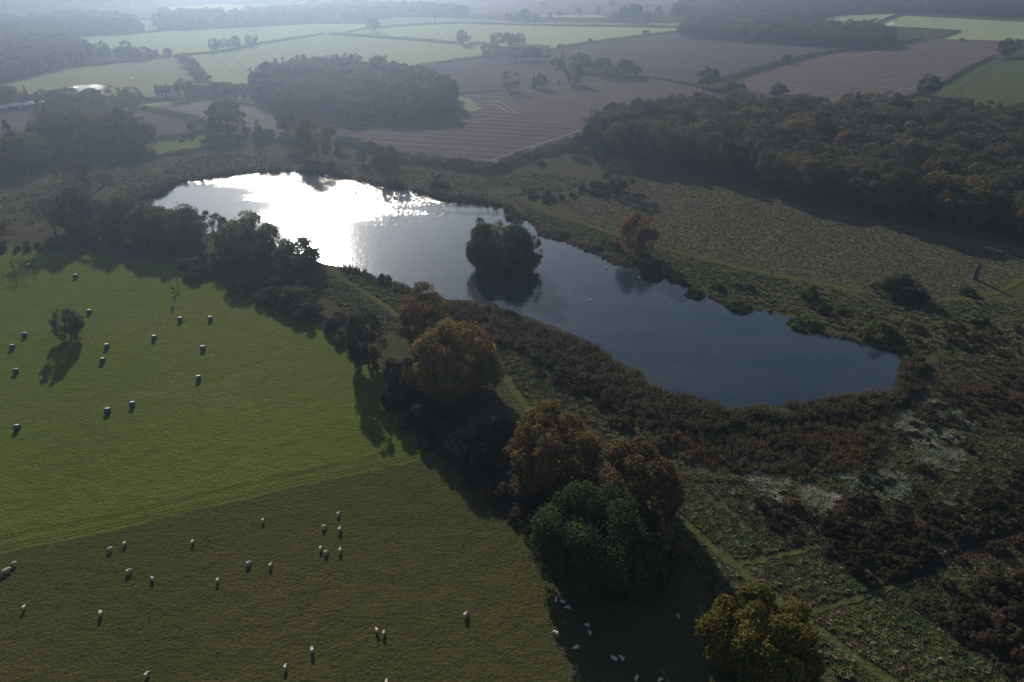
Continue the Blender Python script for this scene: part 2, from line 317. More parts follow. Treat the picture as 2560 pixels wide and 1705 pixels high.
# ------------------------------------------------------------------ plants: shapes
def leaf_quads(P, Nrm, half, rs, asp=1.5):
    """one small quad per point, facing about Nrm"""
    n = len(P); T = rs.normal(size=(n, 3)); T -= Nrm * (T * Nrm).sum(1)[:, None]; T /= np.linalg.norm(T, axis=1)[:, None] + 1e-9
    B = np.cross(Nrm, T); h = half[:, None]
    V = np.stack([P - T * h * asp, P - B * h * .8, P + T * h * asp, P + B * h * .8], 1).reshape(-1, 3)
    return V, np.arange(4 * n).reshape(-1, 4)
def unit(rs, n):
    d = rs.normal(size=(n, 3)); return d / np.linalg.norm(d, axis=1)[:, None]
def crown(seed, H, W, z0, nclump, nleaf, half, prof='dome', cr=(.10, .17), shell=.45, droop=0.0, sparse=1.0, lean=0.0):
    rs = np.random.RandomState(seed); cs = []
    k = 0
    while len(cs) < nclump and k < 9000:
        k += 1; t = rs.uniform(0, 1)
        if prof == 'dome': r = math.sqrt(max(0, 1 - ((t - .36) / .64) ** 2)) if t > .36 else .62 + .38 * t / .36
        elif prof == 'tall': r = (math.sin(math.pi * min(1, .12 + .88 * t)) ** .6) * (1 if t < .55 else 1.05 - .25 * t)
        elif prof == 'cone': r = (1 - t) ** .85 * (.85 + .15 * math.sin(t * 40))
        elif prof == 'spread': r = .75 + .35 * math.sin(t * 3.1) if t < .75 else max(.1, 1.05 * math.sqrt(max(0, 1 - ((t - .6) / .4) ** 2)))
        else: r = math.sqrt(max(0, 1 - t ** 2))
        if rs.uniform() > r * r * .8 + .2: continue
        a = rs.uniform(0, 2 * math.pi); rad = r * W / 2 * math.sqrt(rs.uniform(shell, 1)) * (1 + .12 * math.sin(3 * a + seed) + .08 * math.sin(5 * a + 2 * seed))
        rc = W * rs.uniform(*cr) * (.45 if prof == 'cone' and t > .7 else 1)
        cs.append((rad * math.cos(a) + lean * t * W, rad * math.sin(a), z0 + t * (H - z0 - rc * .6), rc))
    cs = np.array(cs); wts = cs[:, 3] ** 2; wts /= wts.sum()
    idx = rs.choice(len(cs), size=nleaf, p=wts); d = unit(rs, nleaf); d[:, 2] = d[:, 2] * .85 + .12
    out = cs[idx, :3].copy(); ctr = np.array((0, 0, z0 + (H - z0) * .45)); od = out - ctr; od /= np.linalg.norm(od, axis=1)[:, None] + 1e-6
    d = d + od * .35; d /= np.linalg.norm(d, axis=1)[:, None]
    rr = cs[idx, 3] * (rs.uniform(.35, 1.0, nleaf) ** .5) * (1 + .35 * (rs.uniform(size=nleaf) > .93))
    P = out + d * rr[:, None]; P[:, 2] -= droop * rr * rs.uniform(0, 1, nleaf); P[:, 2] = np.maximum(P[:, 2], .15)
    Nn = d + rs.normal(size=(nleaf, 3)) * .55; Nn /= np.linalg.norm(Nn, axis=1)[:, None]
    V, Q = leaf_quads(P, Nn, half * rs.uniform(.55, 1.35, nleaf), rs)
    return V, Q, cs
def tube(verts, quads, pts, radii, k=5):
    base = None; off = sum(len(v) for v in verts); V = []; n = len(pts)
    for i, p in enumerate(pts):
        p = np.array(p); d = np.array(pts[min(i + 1, n - 1)]) - np.array(pts[max(i - 1, 0)]); d = d / (np.linalg.norm(d) + 1e-9)
        u = np.cross(d, (0.31, .92, .2)); u /= np.linalg.norm(u) + 1e-9; v = np.cross(d, u)
        for j in range(k):
            a = 2 * math.pi * j / k; V.append(p + radii[i] * (math.cos(a) * u + math.sin(a) * v))
    verts.append(np.array(V))
    for i in range(n - 1):
        for j in range(k):
            quads.append((off + i * k + j, off + i * k + (j + 1) % k, off + (i + 1) * k + (j + 1) % k, off + (i + 1) * k + j))
def trunk_mesh(name, seed, H, r0, cs, limbs=12, top=.75, k=7):
    rs = np.random.RandomState(seed); vs, qs = [], []; zt = H * top
    pts = [np.array((0, 0, -.2))]; rad = [r0 * 1.5]
    for i in range(1, 7):
        f = i / 6; pts.append(np.array((rs.normal(0, .025 * H) * f, rs.normal(0, .025 * H) * f, zt * f))); rad.append(r0 * (1 - f) ** .8 + .05)
    tube(vs, qs, pts, rad, k)
    if cs is not None and len(cs):
        for c in cs[rs.choice(len(cs), size=min(limbs, len(cs)), replace=False)]:
            zb = min(max(.25 * H, c[2] - np.hypot(c[0], c[1]) * rs.uniform(.5, 1.0)), zt * .92); f = zb / zt
            b = np.array((np.interp(f * 6, range(7), [q[0] for q in pts]), np.interp(f * 6, range(7), [q[1] for q in pts]), zb)); e = np.array(c[:3])
            m = b * .5 + e * .5 + np.array((0, 0, .06 * H)) + rs.normal(0, .02 * H, 3); rb = (r0 * (1 - f) ** .8 + .05) * .55
            tube(vs, qs, [b, m, e], [rb, rb * .6, .04], 5)
    return fmesh(name, np.concatenate(vs), qs, M_bark)
def bare_tree(name, seed, H, W, gens=4, r0=.35, twig=.035, up=.9, split=(4, 6), first=.28):
    """trunk and a crown of thin forking twigs"""
    rs = np.random.RandomState(seed); vt, qt, vc, qc = [], [], [], []; ends = []
    def grow(p, d, L, r, g):
        mid = p + d * L * .5 + rs.normal(0, .05 * L, 3); e = mid + (d + np.array((0, 0, .1))) * L * .5
        tube(vt if g == 0 else vc, qt if g == 0 else qc, [p, mid, e], [r, r * .8, r * .6], 6 if g < 2 else 3)
        if g == gens - 1: return
        for i in range(rs.randint(*split)):
            t = rs.uniform(.35, 1.0); q = p + (e - p) * t if t < .95 else e
            nd = d * .75 + unit(rs, 1)[0] * .85; nd[2] += .22 * up; nd /= np.linalg.norm(nd); nd[:2] *= W / H * 1.35; 
            grow(q, nd, L * rs.uniform(.52, .78), max(twig, r * .5), g + 1)
    grow(np.zeros(3), np.array((0, 0, 1.0)), H * .42, r0, 0)
    for i in range(3): grow(np.array((0, 0, H * first)), np.array((rs.normal(0, .5), rs.normal(0, .5), .8)), H * .33, r0 * .5, 1)
    V = np.concatenate(vc); s = H / max(V[:, 2].max(), 1)
    V[:, 2] *= s
    return fmesh(name + '_crown', V, qc, M_twig), fmesh(name + '_trunk', np.concatenate(vt) * np.array((1, 1, s)), qt, M_bark), V

PROTO = {}
def proto(key, seed, H, W, z0, nclump, nleaf, half, prof='dome', r0=.35, limbs=12, top=.72, **kw):
    V, Q, cs = crown(seed, H, W, z0, nclump, nleaf, half, prof, **kw)
    PROTO[key] = (fmesh('crown', V, Q, M_leaf), trunk_mesh('trunk', seed + 1, H, r0, cs, limbs, top), H, W)
proto('round1', 11, 15, 13, 2.2, 60, 9000, .22)
proto('round2', 12, 15, 13, 2.6, 46, 8000, .23, cr=(.11, .20))
proto('round3', 13, 15, 13, 1.6, 80, 10000, .21, cr=(.08, .15))
proto('full1', 24, 14, 14, .3, 64, 14000, .22, cr=(.12, .19), shell=.3)
proto('full2', 25, 15, 13, .4, 54, 13000, .22, 'tall', cr=(.13, .20), shell=.3)
proto('spread1', 14, 15, 16, 3.2, 52, 8500, .22, 'spread', r0=.5, cr=(.09, .16), droop=.6)
proto('spread2', 15, 15, 16, 3.4, 40, 6500, .23, 'spread', r0=.5, cr=(.08, .15), droop=.8, lean=.08)
proto('tall1', 16, 18, 10, 2.5, 56, 8000, .22, 'tall', cr=(.12, .2))
proto('tall2', 17, 18, 10, 3.0, 44, 7000, .22, 'tall', cr=(.11, .19), droop=.5)
proto('conifer', 18, 18, 8, 1.0, 90, 8000, .20, 'cone', cr=(.08, .14), droop=1.2, top=.95)
proto('loose1', 19, 15, 12, 2.5, 38, 4200, .20, 'spread', r0=.3, cr=(.08, .14), limbs=22)
proto('loose2', 20, 16, 10, 2.0, 34, 3800, .20, 'tall', r0=.3, cr=(.09, .15), limbs=22)
proto('shrub1', 21, 4, 5.5, .0, 34, 4200, .15, 'bush', r0=.10, limbs=8, cr=(.10, .2), shell=.25)
proto('shrub2', 22, 3, 5.5, .0, 30, 3800, .15, 'bush', r0=.08, limbs=8, cr=(.10, .18), shell=.25)
proto('shrub3', 23, 4.5, 4.5, .2, 26, 3400, .15, 'dome', r0=.10, limbs=10, cr=(.12, .2), shell=.2)
for key, sd, H, W, kw in (('bare1', 31, 16, 13, dict(gens=6, split=(3, 5), r0=.4)), ('bare2', 32, 13, 11, dict(gens=6, split=(3, 5), r0=.3)), ('poplar', 33, 18, 7, dict(gens=6, split=(3, 5), up=2.2, r0=.3))):
    c_, t_, V_ = bare_tree(key, sd, H, W, **kw); PROTO[key] = (c_, t_, H, 2.2 * np.percentile(np.hypot(V_[:, 0], V_[:, 1]), 90))

COL = dict(brown=(.112, .086, .046), dark=(.062, .064, .034), green=(.050, .056, .024), olive=(.090, .086, .036), orange=(.175, .102, .040), rust=(.135, .077, .036), amber=(.20, .135, .038),
           yellow=(.118, .084, .022), deep=(.030, .038, .022), grey=(.075, .068, .052), purple=(.060, .046, .036), brightgreen=(.060, .088, .024))
seedc = [0]; HLOG = []
def tree_at(X, Y, H, W, key, col, label=None, group=None, cat='tree', name=None, rz=None, z=0.0, nm=None):
    c, t, h0, w0 = PROTO[key]; seedc[0] += 1; r_ = random.Random(seedc[0] * 7 + 3)
    root = empty(name or cat.replace(' ', '_'), (X, Y, z), r_.uniform(0, 6.28) if rz is None else rz)
    tag(root, label, cat, group)
    for nm_, me in (('crown', c), ('trunk', t)):
        o = link(bpy.data.objects.new(nm_, me), root); o.scale = (W / w0, W / w0, H / h0)
        o.color = (*[v * r_.uniform(.9, 1.12) for v in COL[col]], 1)
    return root
def T(bx, by, ty, wpx, key, col, label, group=None, cat='tree', name=None, hmax=32):
    X, Y = G(bx, by); k = ppm(X, Y); h = min(hgt(by, ty) , hmax); HLOG.append((round(h, 1), round(wpx / k, 1), label[:40]))
    return tree_at(X, Y, h, wpx / k, key, col, label, group, cat, name)

# ------------------------------------------------------------------ hero trees along the near field edge: crowns of their own
def hero(bx, by, ty, wpx, seed, col, label, prof='dome', nleaf=26000, half=.21, z0f=.12, ncl=110, cr=(.07, .13), name='tree', **kw):
    X, Y = G(bx, by); k = ppm(X, Y); H = hgt(by, ty); W = wpx / k
    V, Q, cs = crown(seed, H, W, H * z0f, ncl, nleaf, half, prof, cr=cr, **kw)
    key = 'hero%d' % seed
    PROTO[key] = (fmesh('crown', V, Q, M_leaf), trunk_mesh('trunk', seed, H, .5, cs, 26, .75), H, W)
    return tree_at(X, Y, H, W, key, col, label, None, 'tree', name, 0.0)
def foot(H, ty):                               # photo row of the foot of a thing of height H whose top shows at row ty
    a, b = ty, ty + 600
    for _ in range(40):
        m = (a + b) / 2
        if hgt(m, ty) < H: a = m
        else: b = m
    return a
hero(1062, foot(19.5, 706), 706, 122, 101, 'rust', 'tall narrow rust brown tree beside the lake, dark trunk showing through thin leaves', 'tall', 15000, .19, .08, 70, (.09, .15), shell=.3)
hero(1134, foot(18.0, 818), 818, 208, 102, 'orange', 'broad domed orange tree leaning over the dark field edge, second along the near row', 'dome', 38000, .21, .04, 120, (.055, .15))
hero(1378, foot(17.0, 1036), 1036, 222, 103, 'rust', 'spreading copper brown tree with ragged outline, just behind the green oak', 'dome', 30000, .21, .04, 100, (.055, .15))
hero(1578, foot(16.0, 1126), 1126, 208, 104, 'rust', 'rounded copper tree between the green oak and the lakeside path', 'dome', 28000, .21, .05, 90, (.055, .15))
hero(1466, foot(17.5, 1240), 1240, 245, 105, 'green', 'big dark green oak standing over the shaded sheep', 'dome', 38000, .20, .04, 75, (.11, .17))
hero(1880, foot(14.0, 1516), 1516, 246, 106, 'yellow', 'yellow gold tree at the bottom edge beside the grassy path', 'dome', 36000, .20, .05, 110, (.05, .14))

# ------------------------------------------------------------------ trees one can tell apart
# row between the bale field and the lake
T(315, foot(15, 490), 490, 108, 'full2', 'brown', 'brown tree with gaps of lake showing through, leftmost of the lakeside row')
T(385, foot(14, 508), 508, 96, 'full2', 'brown', 'thin topped brown tree, second in the lakeside row above the hay bales')
T(448, foot(14.5, 510), 510, 124, 'full1', 'brown', 'wide dark brown tree in the middle of the lakeside row')
T(540, foot(14.5, 522), 522, 72, 'loose2', 'brown', 'sparse ragged tree outlined against the lake between two dense ones')
T(624, foot(16.5, 534), 534, 128, 'full1', 'brown', 'dense domed brown tree beside the sun glare, tallest end of the lakeside row')
T(752, foot(12, 586), 586, 104, 'full1', 'brown', 'thin pale tree swallowed by the sun glare on the lake')
T(270, 600, 545, 70, 'loose1', 'brown', 'low brown tree at the foot of the tall grey one')
T(222, foot(25, 394), 394, 150, 'bare1', 'grey', 'tall leafless grey tree rising over the left end of the lake')
T(205, foot(17, 470), 470, 100, 'full2', 'dark', 'dark ivy covered tree in front of the tall leafless one')
T(140, 592, 470, 112, 'bare2', 'grey', 'leafless branching tree with a dark trunk on the left rough ground')
T(-5, 600, 548, 60, 'round2', 'rust', 'rusty bush like tree cut by the left edge of the picture')
# left clump
T(45, foot(21, 300), 300, 80, 'conifer', 'deep', 'dark pointed conifer at the left edge of the park clump')
T(92, foot(17, 330), 330, 78, 'round3', 'olive', 'olive and rust tree beside the dark conifer')
T(30, foot(15, 345), 345, 74, 'round2', 'rust', 'russet tree half hidden in front of the dark conifer')
T(152, foot(20, 278), 278, 100, 'full1', 'purple', 'purple brown tree with an orange crown top in the park clump')
T(130, 330, 262, 60, 'conifer', 'deep', 'small layered cedar behind the park clump')
T(212, foot(20, 268), 268, 96, 'full2', 'brown', 'widest dark tree in the middle of the park clump')
T(262, foot(20, 274), 274, 96, 'full1', 'rust', 'red brown rounded tree in the park clump')
T(312, foot(20, 270), 270, 90, 'full2', 'dark', 'dark green tree near the right end of the park clump')
T(362, foot(18, 290), 290, 70, 'tall1', 'olive', 'pale olive tree at the right end of the park clump')
T(180, foot(10, 348), 348, 70, 'shrub3', 'dark', 'low dark yew under the park clump', cat='tree')
# far shore of the lake
T(795, 395, 288, 82, 'round2', 'rust', 'rusty leaved tree standing alone on the far lake shore')
T(742, 378, 330, 42, 'round1', 'dark', 'dark tree shading the far shore next to the rusty one')
T(718, 332, 258, 46, 'tall1', 'dark', 'dark tree pressed against the front of the round copse')
T(650, 352, 298, 36, 'conifer', 'deep', 'pointed dark evergreen on the far shore beside a round bush')
T(676, 348, 320, 26, 'round1', 'deep', 'round dark bush like tree right of the pointed evergreen')
T(570, 334, 250, 88, 'round3', 'dark', 'big dark many domed tree in front of the stubble field')
T(540, 335, 300, 40, 'round1', 'dark', 'lower dark tree at the left foot of the many domed one')
T(484, 330, 300, 22, 'tall1', 'dark', 'slim dark tree at the hedge corner by the dark soil field')
T(617, 335, 317, 22, 'round2', 'dark', 'little round tree between the many domed tree and the evergreen')
T(970, 446, 361, 58, 'spread2', 'dark', 'dark drooping tree mirrored in the glittering far water')
T(934, 395, 347, 28, 'tall1', 'dark', 'slender grey green tree behind the drooping shore tree')
T(906, 408, 368, 24, 'tall2', 'dark', 'small pale topped tree left of the drooping shore tree')
T(852, 378, 342, 24, 'round1', 'dark', 'small hazy tree beside the rusty shore tree')
# island and right bank
T(1206, 668, 548, 66, 'full2', 'green', 'green tree at the left end of the lake island')
T(1248, 664, 556, 98, 'full1', 'brown', 'brown crowned tree in the centre of the lake island')
T(1292, 664, 553, 80, 'full2', 'dark', 'tall dark tree with see through branches on the lake island')
T(1328, 672, 585, 50, 'loose1', 'dark', 'drooping dark tree at the right end of the lake island')
T(1268, 680, 604, 96, 'shrub3', 'dark', 'low dark willow at the front of the lake island')
T(1216, 680, 612, 52, 'shrub3', 'dark', 'dark bushy tree overhanging the left tip of the island')
T(1314, 682, 622, 52, 'shrub3', 'deep', 'blackish bushy tree overhanging the right tip of the island')
T(1594, 636, 532, 84, 'round2', 'rust', 'rust coloured tree alone on the right bank of the lake')
T(1545, 470, 388, 78, 'loose2', 'dark', 'thin dark tree in front of the wood, casting a long shadow on the meadow')
# lone tree in the bale field
T(178, 848, 772, 66, 'round3', 'brown', 'small dark round tree alone among the hay bales')
# middle distance field trees
for a in ((1274, 226, 174, 42, 'loose1', 'grey', 'thin grey tree standing on the line between two ploughed fields'),
          (1352, 219, 179, 27, 'tall1', 'dark', 'dark upright tree with a slim companion between the ploughed fields'),
          (1335, 220, 179, 11, 'conifer', 'deep', 'very narrow dark tree touching the upright one between ploughed fields'),
          (1397, 214, 197, 9, 'loose2', 'rust', 'tiny reddish tree on the ploughed field boundary'),
          (1434, 210, 160, 40, 'round2', 'dark', 'dark tree at the lower left of the mid field cluster'),
          (1405, 174, 128, 24, 'conifer', 'deep', 'ragged pine with a flat top above the mid field cluster'),
          (1390, 170, 142, 26, 'round2', 'dark', 'small dark tree left of the ragged pine'),
          (1449, 175, 131, 54, 'round3', 'dark', 'widest dark tree at the top of the mid field cluster'),
          (1487, 178, 148, 26, 'tall1', 'dark', 'narrow dark tree inside the mid field cluster'),
          (1508, 180, 140, 36, 'round1', 'purple', 'purple brown tree inside the mid field cluster'),
          (1522, 193, 161, 42, 'spread1', 'rust', 'russet spreading tree low in the mid field cluster'),
          (1560, 189, 147, 50, 'round2', 'dark', 'big round dark tree near the right of the mid field cluster'),
          (1592, 189, 163, 24, 'round1', 'dark', 'last small tree on the right of the mid field cluster'),
          (1158, 111, 73, 30, 'spread1', 'dark', 'mushroom shaped tree alone at the end of a long field hedge'),
          (1242, 114, 78, 34, 'spread2', 'dark', 'flat topped tree, left one of three together above the hedge'),
          (1272, 113, 79, 34, 'round1', 'dark', 'round tree, middle one of three together above the hedge'),
          (1300, 113, 81, 28, 'spread1', 'dark', 'pale edged tree, right one of three together above the hedge'),
          (1226, 140, 104, 40, 'spread2', 'dark', 'leaning tree at the corner of the green crop and the ploughed field'),
          (1288, 151, 116, 42, 'loose1', 'dark', 'hazy tree left in the pair below the three together'),
          (1328, 151, 116, 44, 'round2', 'dark', 'hazy tree right in the pair below the three together'),
          (1362, 149, 118, 34, 'loose1', 'grey', 'faint thin tree right of the hazy pair'),
          (935, 77, 43, 30, 'round2', 'dark', 'round topped tree on the far hedge junction'),
          (1088, 64, 18, 24, 'poplar', 'grey', 'tall pale poplar on the far hedge'),
          (1767, 219, 163, 50, 'tall1', 'dark', 'tall ivy green tree where the hedge meets the wood edge'),
          (1838, 229, 203, 46, 'shrub1', 'dark', 'low domed bush beside the tall hedge end tree'),
          (1946, 236, 209, 44, 'shrub3', 'dark', 'flat crowned little tree on the edge of the brown field'),
          (1964, 158, 136, 24, 'round2', 'dark', 'single small tree half way up the field hedge'),
          (2314, 239, 185, 50, 'round3', 'dark', 'rounded oak on the corner of the small right pasture'),
          (2517, 141, 92, 48, 'round1', 'dark', 'big round tree near the right edge above the pasture'),
          (2566, 112, 92, 24, 'round2', 'dark', 'tree cut by the right edge beyond the brown field'),
          (2403, 101, 95, 12, 'shrub2', 'dark', 'tiny bush on the far field margin at right'),
          (538, 127, 94, 28, 'spread1', 'dark', 'stocky tree, first of three together on the far left hedge'),
          (567, 123, 94, 24, 'spread2', 'rust', 'reddish tree, second of three together on the far left hedge'),
          (589, 121, 88, 28, 'spread1', 'dark', 'wide tree, third of three together on the far left hedge'),
          (631, 114, 84, 30, 'spread2', 'dark', 'tree standing apart to the right of three on the far left hedge'),
          (464, 243, 194, 42, 'round1', 'brown', 'large brown tree beside the white farmhouse'),
          (427, 233, 214, 20, 'round2', 'dark', 'small tree peeping over the farmhouse roof'),
          (498, 241, 210, 42, 'round3', 'dark', 'broad dark tree right of the farmhouse tree'),
          (560, 240, 204, 58, 'round3', 'dark', 'dark spreading tree by the yard between farm and copse'),
          (526, 240, 214, 40, 'round2', 'dark', 'low bushy tree at the farm yard'),
          (596, 246, 208, 52, 'round1', 'dark', 'dark tree joining the farm yard to the round copse'),
          (330, 252, 217, 50, 'spread1', 'brown', 'low spreading tree left of the farmhouse drive'),
          (286, 264, 213, 56, 'loose1', 'brown', 'twiggy tree at the right end of the pond'),
          (232, 264, 220, 50, 'round2', 'brown', 'tree standing in front of the shining pond'),
          (176, 272, 218, 86, 'round3', 'brown', 'wide brown tree mass left of the shining pond'),
          (118, 266, 221, 50, 'round1', 'brown', 'round tree above the long grey sheds'),
          (74, 262, 212, 28, 'conifer', 'dark', 'leaning dark fir left of the pond trees'),
          (22, 262, 212, 60, 'round2', 'rust', 'russet tree above the left end of the sheds'),
          (326, 276, 244, 34, 'round1', 'olive', 'pale olive ball shaped bush tree below the drive'),
          (268, 151, 98, 24, 'tall1', 'dark', 'tall round headed tree in the far left belt'),
          (243, 152, 107, 32, 'round2', 'dark', 'squat tree left of the tall round headed one'),
          (320, 141, 96, 30, 'loose2', 'grey', 'thin topped tree rising over the far left belt'),
          (306, 148, 113, 30, 'round1', 'dark', 'dark tree beneath the thin topped one in the left belt'),
          (338, 147, 115, 32, 'round3', 'dark', 'dark tree in the middle of the left belt'),
          (363, 147, 116, 32, 'round2', 'dark', 'round shouldered tree right in the left belt'),
          (383, 144, 121, 26, 'round1', 'dark', 'low tree at the tail of the left belt'),
          (422, 142, 119, 20, 'round2', 'dark', 'small separate tree just beyond the left belt'),
          (455, 151, 131, 26, 'round1', 'dark', 'topmost tree of the line dropping to the farm'),
          (472, 164, 139, 34, 'round2', 'dark', 'second tree in the line dropping to the farm'),
          (484, 180, 150, 36, 'round3', 'dark', 'third tree in the line dropping to the farm'),
          (496, 196, 164, 34, 'round1', 'dark', 'fourth tree in the line dropping to the farm'),
          (510, 212, 178, 36, 'round2', 'dark', 'lowest tree in the line dropping to the farm'),
          (1399, 122, 108, 14, 'shrub1', 'dark', 'round bush ending the hedge above the dark ploughland'),
          (1475, 104, 95, 10, 'shrub3', 'dark', 'tiny round tree on the sloping ploughland hedge'),
          (1614, 86, 74, 17, 'round1', 'dark', 'round little tree high on the ploughland hedge'),
          (1360, 18, 2, 16, 'round1', 'dark', 'faint tree at the top edge above the poplar'),
          (1446, 37, 19, 17, 'round2', 'dark', 'faint round tree in the far pink field'),
          (1494, 37, 16, 12, 'tall1', 'dark', 'faint upright tree in the far pink field'),
          (1314, 50, 20, 26, 'round3', 'dark', 'hazy tall headed tree on the far pale field'),
          (1294, 52, 26, 20, 'loose1', 'dark', 'hazy twiggy tree beside the tall headed one'),
          (1341, 52, 32, 18, 'spread1', 'dark', 'hazy round tree standing alone on the far pale field'),
          (1274, 51, 29, 16, 'round1', 'dark', 'hazy small tree left of the twiggy one'),
          (1374, 47, 30, 13, 'tall2', 'dark', 'hazy slim tree before the pale strip'),
          (1398, 42, 24, 14, 'tall1', 'dark', 'hazy slim pointed tree behind the pale strip'),
          (1534, 53, 29, 20, 'tall2', 'dark', 'hazy column shaped tree at the edge of a far clump'),
          (1560, 54, 12, 28, 'round3', 'dark', 'hazy left tree in the tall far clump'),
          (1585, 54, 4, 34, 'round1', 'dark', 'hazy highest tree in the tall far clump'),
          (1616, 52, 28, 26, 'round2', 'dark', 'hazy low tree right of the tall far clump'),
          (1645, 51, 14, 22, 'tall2', 'dark', 'hazy narrow tree before the long strip wood'),
          (1692, 53, 2, 34, 'round1', 'dark', 'hazy big tree behind the left end of the strip wood'),
          (1530, 17, 0, 18, 'round2', 'dark', 'pale tree at the top edge right of centre'),
          (452, 42, 18, 22, 'round2', 'dark', 'pale round tree before a far left meadow'),
          (527, 43, 28, 15, 'round1', 'dark', 'pale little tree low on the far left meadow'),
          (551, 43, 17, 20, 'spread1', 'dark', 'pale spreading tree on the far left meadow'),
          (590, 42, 18, 20, 'tall1', 'dark', 'pale upright tree right of the far left meadow')):
    T(*a)

# ------------------------------------------------------------------ woods: the nearest trees one by one, the rest as one mass each
def inpoly(x, y, P):
    c = False; j = len(P) - 1
    for i in range(len(P)):
        if (P[i][1] > y) != (P[j][1] > y) and x < (P[j][0] - P[i][0]) * (y - P[i][1]) / (P[j][1] - P[i][1]) + P[i][0]: c = not c
        j = i
    return c
def spots(poly, gap, seed, jit=.38):           # jittered hexagonal planting inside a ground polygon
    r_ = random.Random(seed); xs = [p[0] for p in poly]; ys = [p[1] for p in poly]; out = []; y = min(ys); row = 0
    while y < max(ys):
        x = min(xs) + (row % 2) * gap / 2
        while x < max(xs):
            px, py = x + r_.uniform(-jit, jit) * gap, y + r_.uniform(-jit, jit) * gap
            if inpoly(px, py, poly): out.append((px, py))
            x += gap
        y += gap * .87; row += 1
    return out
stuff_cache = {}
def stuff_proto(key, col, hi=False):
    k = (key, col)
    if k not in stuff_cache:
        c, t, h, w0 = PROTO[key]; me = c.copy(); me.materials.clear(); me.materials.append(stuff_leaf(col))
        o = bpy.data.objects.new('wood_crown_' + key, me); stuff_cache[k] = (o, h, w0)
    return stuff_cache[k]
_sl = {}
def stuff_leaf(col):
    if col not in _sl:
        n = N('leaves_' + col); n.t.nodes.remove(n.b); oi = n.new('ShaderNodeObjectInfo'); g = n.new('ShaderNodeNewGeometry')
        tc = n.new('ShaderNodeTexCoord'); f = n.noise(tc.outputs['Object'], .35, 3); b = COL[col]
        c = n.mix(n.ramp(f, [(.36, 0.0), (.66, 1.0)]), b, (b[0] * .65, b[1] * .82, b[2] * .8))
        v = n.math('MULTIPLY', n.math('ADD', n.math('MULTIPLY', g.outputs['Random Per Island'], .7), .65), n.math('ADD', n.math('MULTIPLY', oi.outputs['Random'], .5), .75))
        hs = n.new('ShaderNodeHueSaturation'); n.l(c, hs.inputs['Color']); n.l(v, hs.inputs['Value'])
        d = n.new('ShaderNodeBsdfDiffuse'); t = n.new('ShaderNodeBsdfTranslucent'); mx = n.new('ShaderNodeMixShader')
        n.l(hs.outputs[0], d.inputs[0]); n.l(hs.outputs[0], t.inputs[0]); mx.inputs[0].default_value = .3
        n.l(d.outputs[0], mx.inputs[1]); n.l(t.outputs[0], mx.inputs[2]); n.l(mx.outputs[0], n.out.inputs[0]); _sl[col] = n.m
    return _sl[col]
GN = {}
def scatter(name, pts, scales, rots, protos, seed=0, z=0.0):
    """one object: protos (unlinked objects) instanced on points by geometry nodes"""
    cname = 'kit_' + '_'.join(sorted(o.name for o in protos))[:50]
    col = bpy.data.collections.get(cname) or bpy.data.collections.new(cname)
    for o in protos:
        if o.name not in col.objects: col.objects.link(o)
    if cname not in GN:
        ng = bpy.data.node_groups.new('scatter', 'GeometryNodeTree')
        ng.interface.new_socket('Geometry', in_out='INPUT', socket_type='NodeSocketGeometry'); ng.interface.new_socket('Geometry', in_out='OUTPUT', socket_type='NodeSocketGeometry')
        a = ng.nodes.new('NodeGroupInput'); b = ng.nodes.new('NodeGroupOutput'); ip = ng.nodes.new('GeometryNodeInstanceOnPoints')
        ci = ng.nodes.new('GeometryNodeCollectionInfo'); ci.inputs['Collection'].default_value = col; ci.inputs['Separate Children'].default_value = True; ci.inputs['Reset Children'].default_value = True
        def attr(nm, ty):
            n_ = ng.nodes.new('GeometryNodeInputNamedAttribute'); n_.data_type = ty; n_.inputs['Name'].default_value = nm; return n_.outputs['Attribute']
        L = ng.links.new
        L(a.outputs[0], ip.inputs['Points']); L(ci.outputs[0], ip.inputs['Instance']); ip.inputs['Pick Instance'].default_value = True
        L(attr('pick', 'INT'), ip.inputs['Instance Index']); L(attr('rot', 'FLOAT_VECTOR'), ip.inputs['Rotation']); L(attr('scl', 'FLOAT_VECTOR'), ip.inputs['Scale'])
        L(ip.outputs[0], b.inputs[0]); GN[cname] = ng
    n_ = len(pts); m = bpy.data.meshes.new(name); m.vertices.add(n_)
    co = np.zeros((n_, 3), np.float32); co[:, :2] = np.array(pts); co[:, 2] = z; m.vertices.foreach_set('co', co.ravel())
    rs = np.random.RandomState(seed + 77)
    at = m.attributes.new('pick', 'INT', 'POINT'); at.data.foreach_set('value', rs.randint(0, len(protos), n_).astype(np.int32))
    at = m.attributes.new('rot', 'FLOAT_VECTOR', 'POINT'); rv = np.zeros((n_, 3), np.float32); rv[:, 2] = rots; at.data.foreach_set('vector', rv.ravel())
    at = m.attributes.new('scl', 'FLOAT_VECTOR', 'POINT'); at.data.foreach_set('vector', np.asarray(scales, np.float32).ravel())
    o = link(bpy.data.objects.new(name, m)); o['kind'] = 'stuff'
    md = o.modifiers.new('scatter', 'NODES'); md.node_group = GN[cname]
    return o
def plant_mass(name, pts, hmin, hmax, kits, seed, wf=.85):
    rs = np.random.RandomState(seed); n_ = len(pts)
    if not n_: return
    H = rs.uniform(hmin, hmax, n_); S = np.stack([H * rs.uniform(wf * .85, wf * 1.2, n_) / 15] * 2 + [H / 15], 1)
    return scatter(name, pts, S, rs.uniform(0, 6.28, n_), kits, seed)
kit_dark = [stuff_proto(k, c)[0] for k, c in (('round1', 'dark'), ('round2', 'brown'), ('round3', 'brown'), ('spread1', 'olive'), ('loose1', 'grey'), ('round2', 'deep'))]
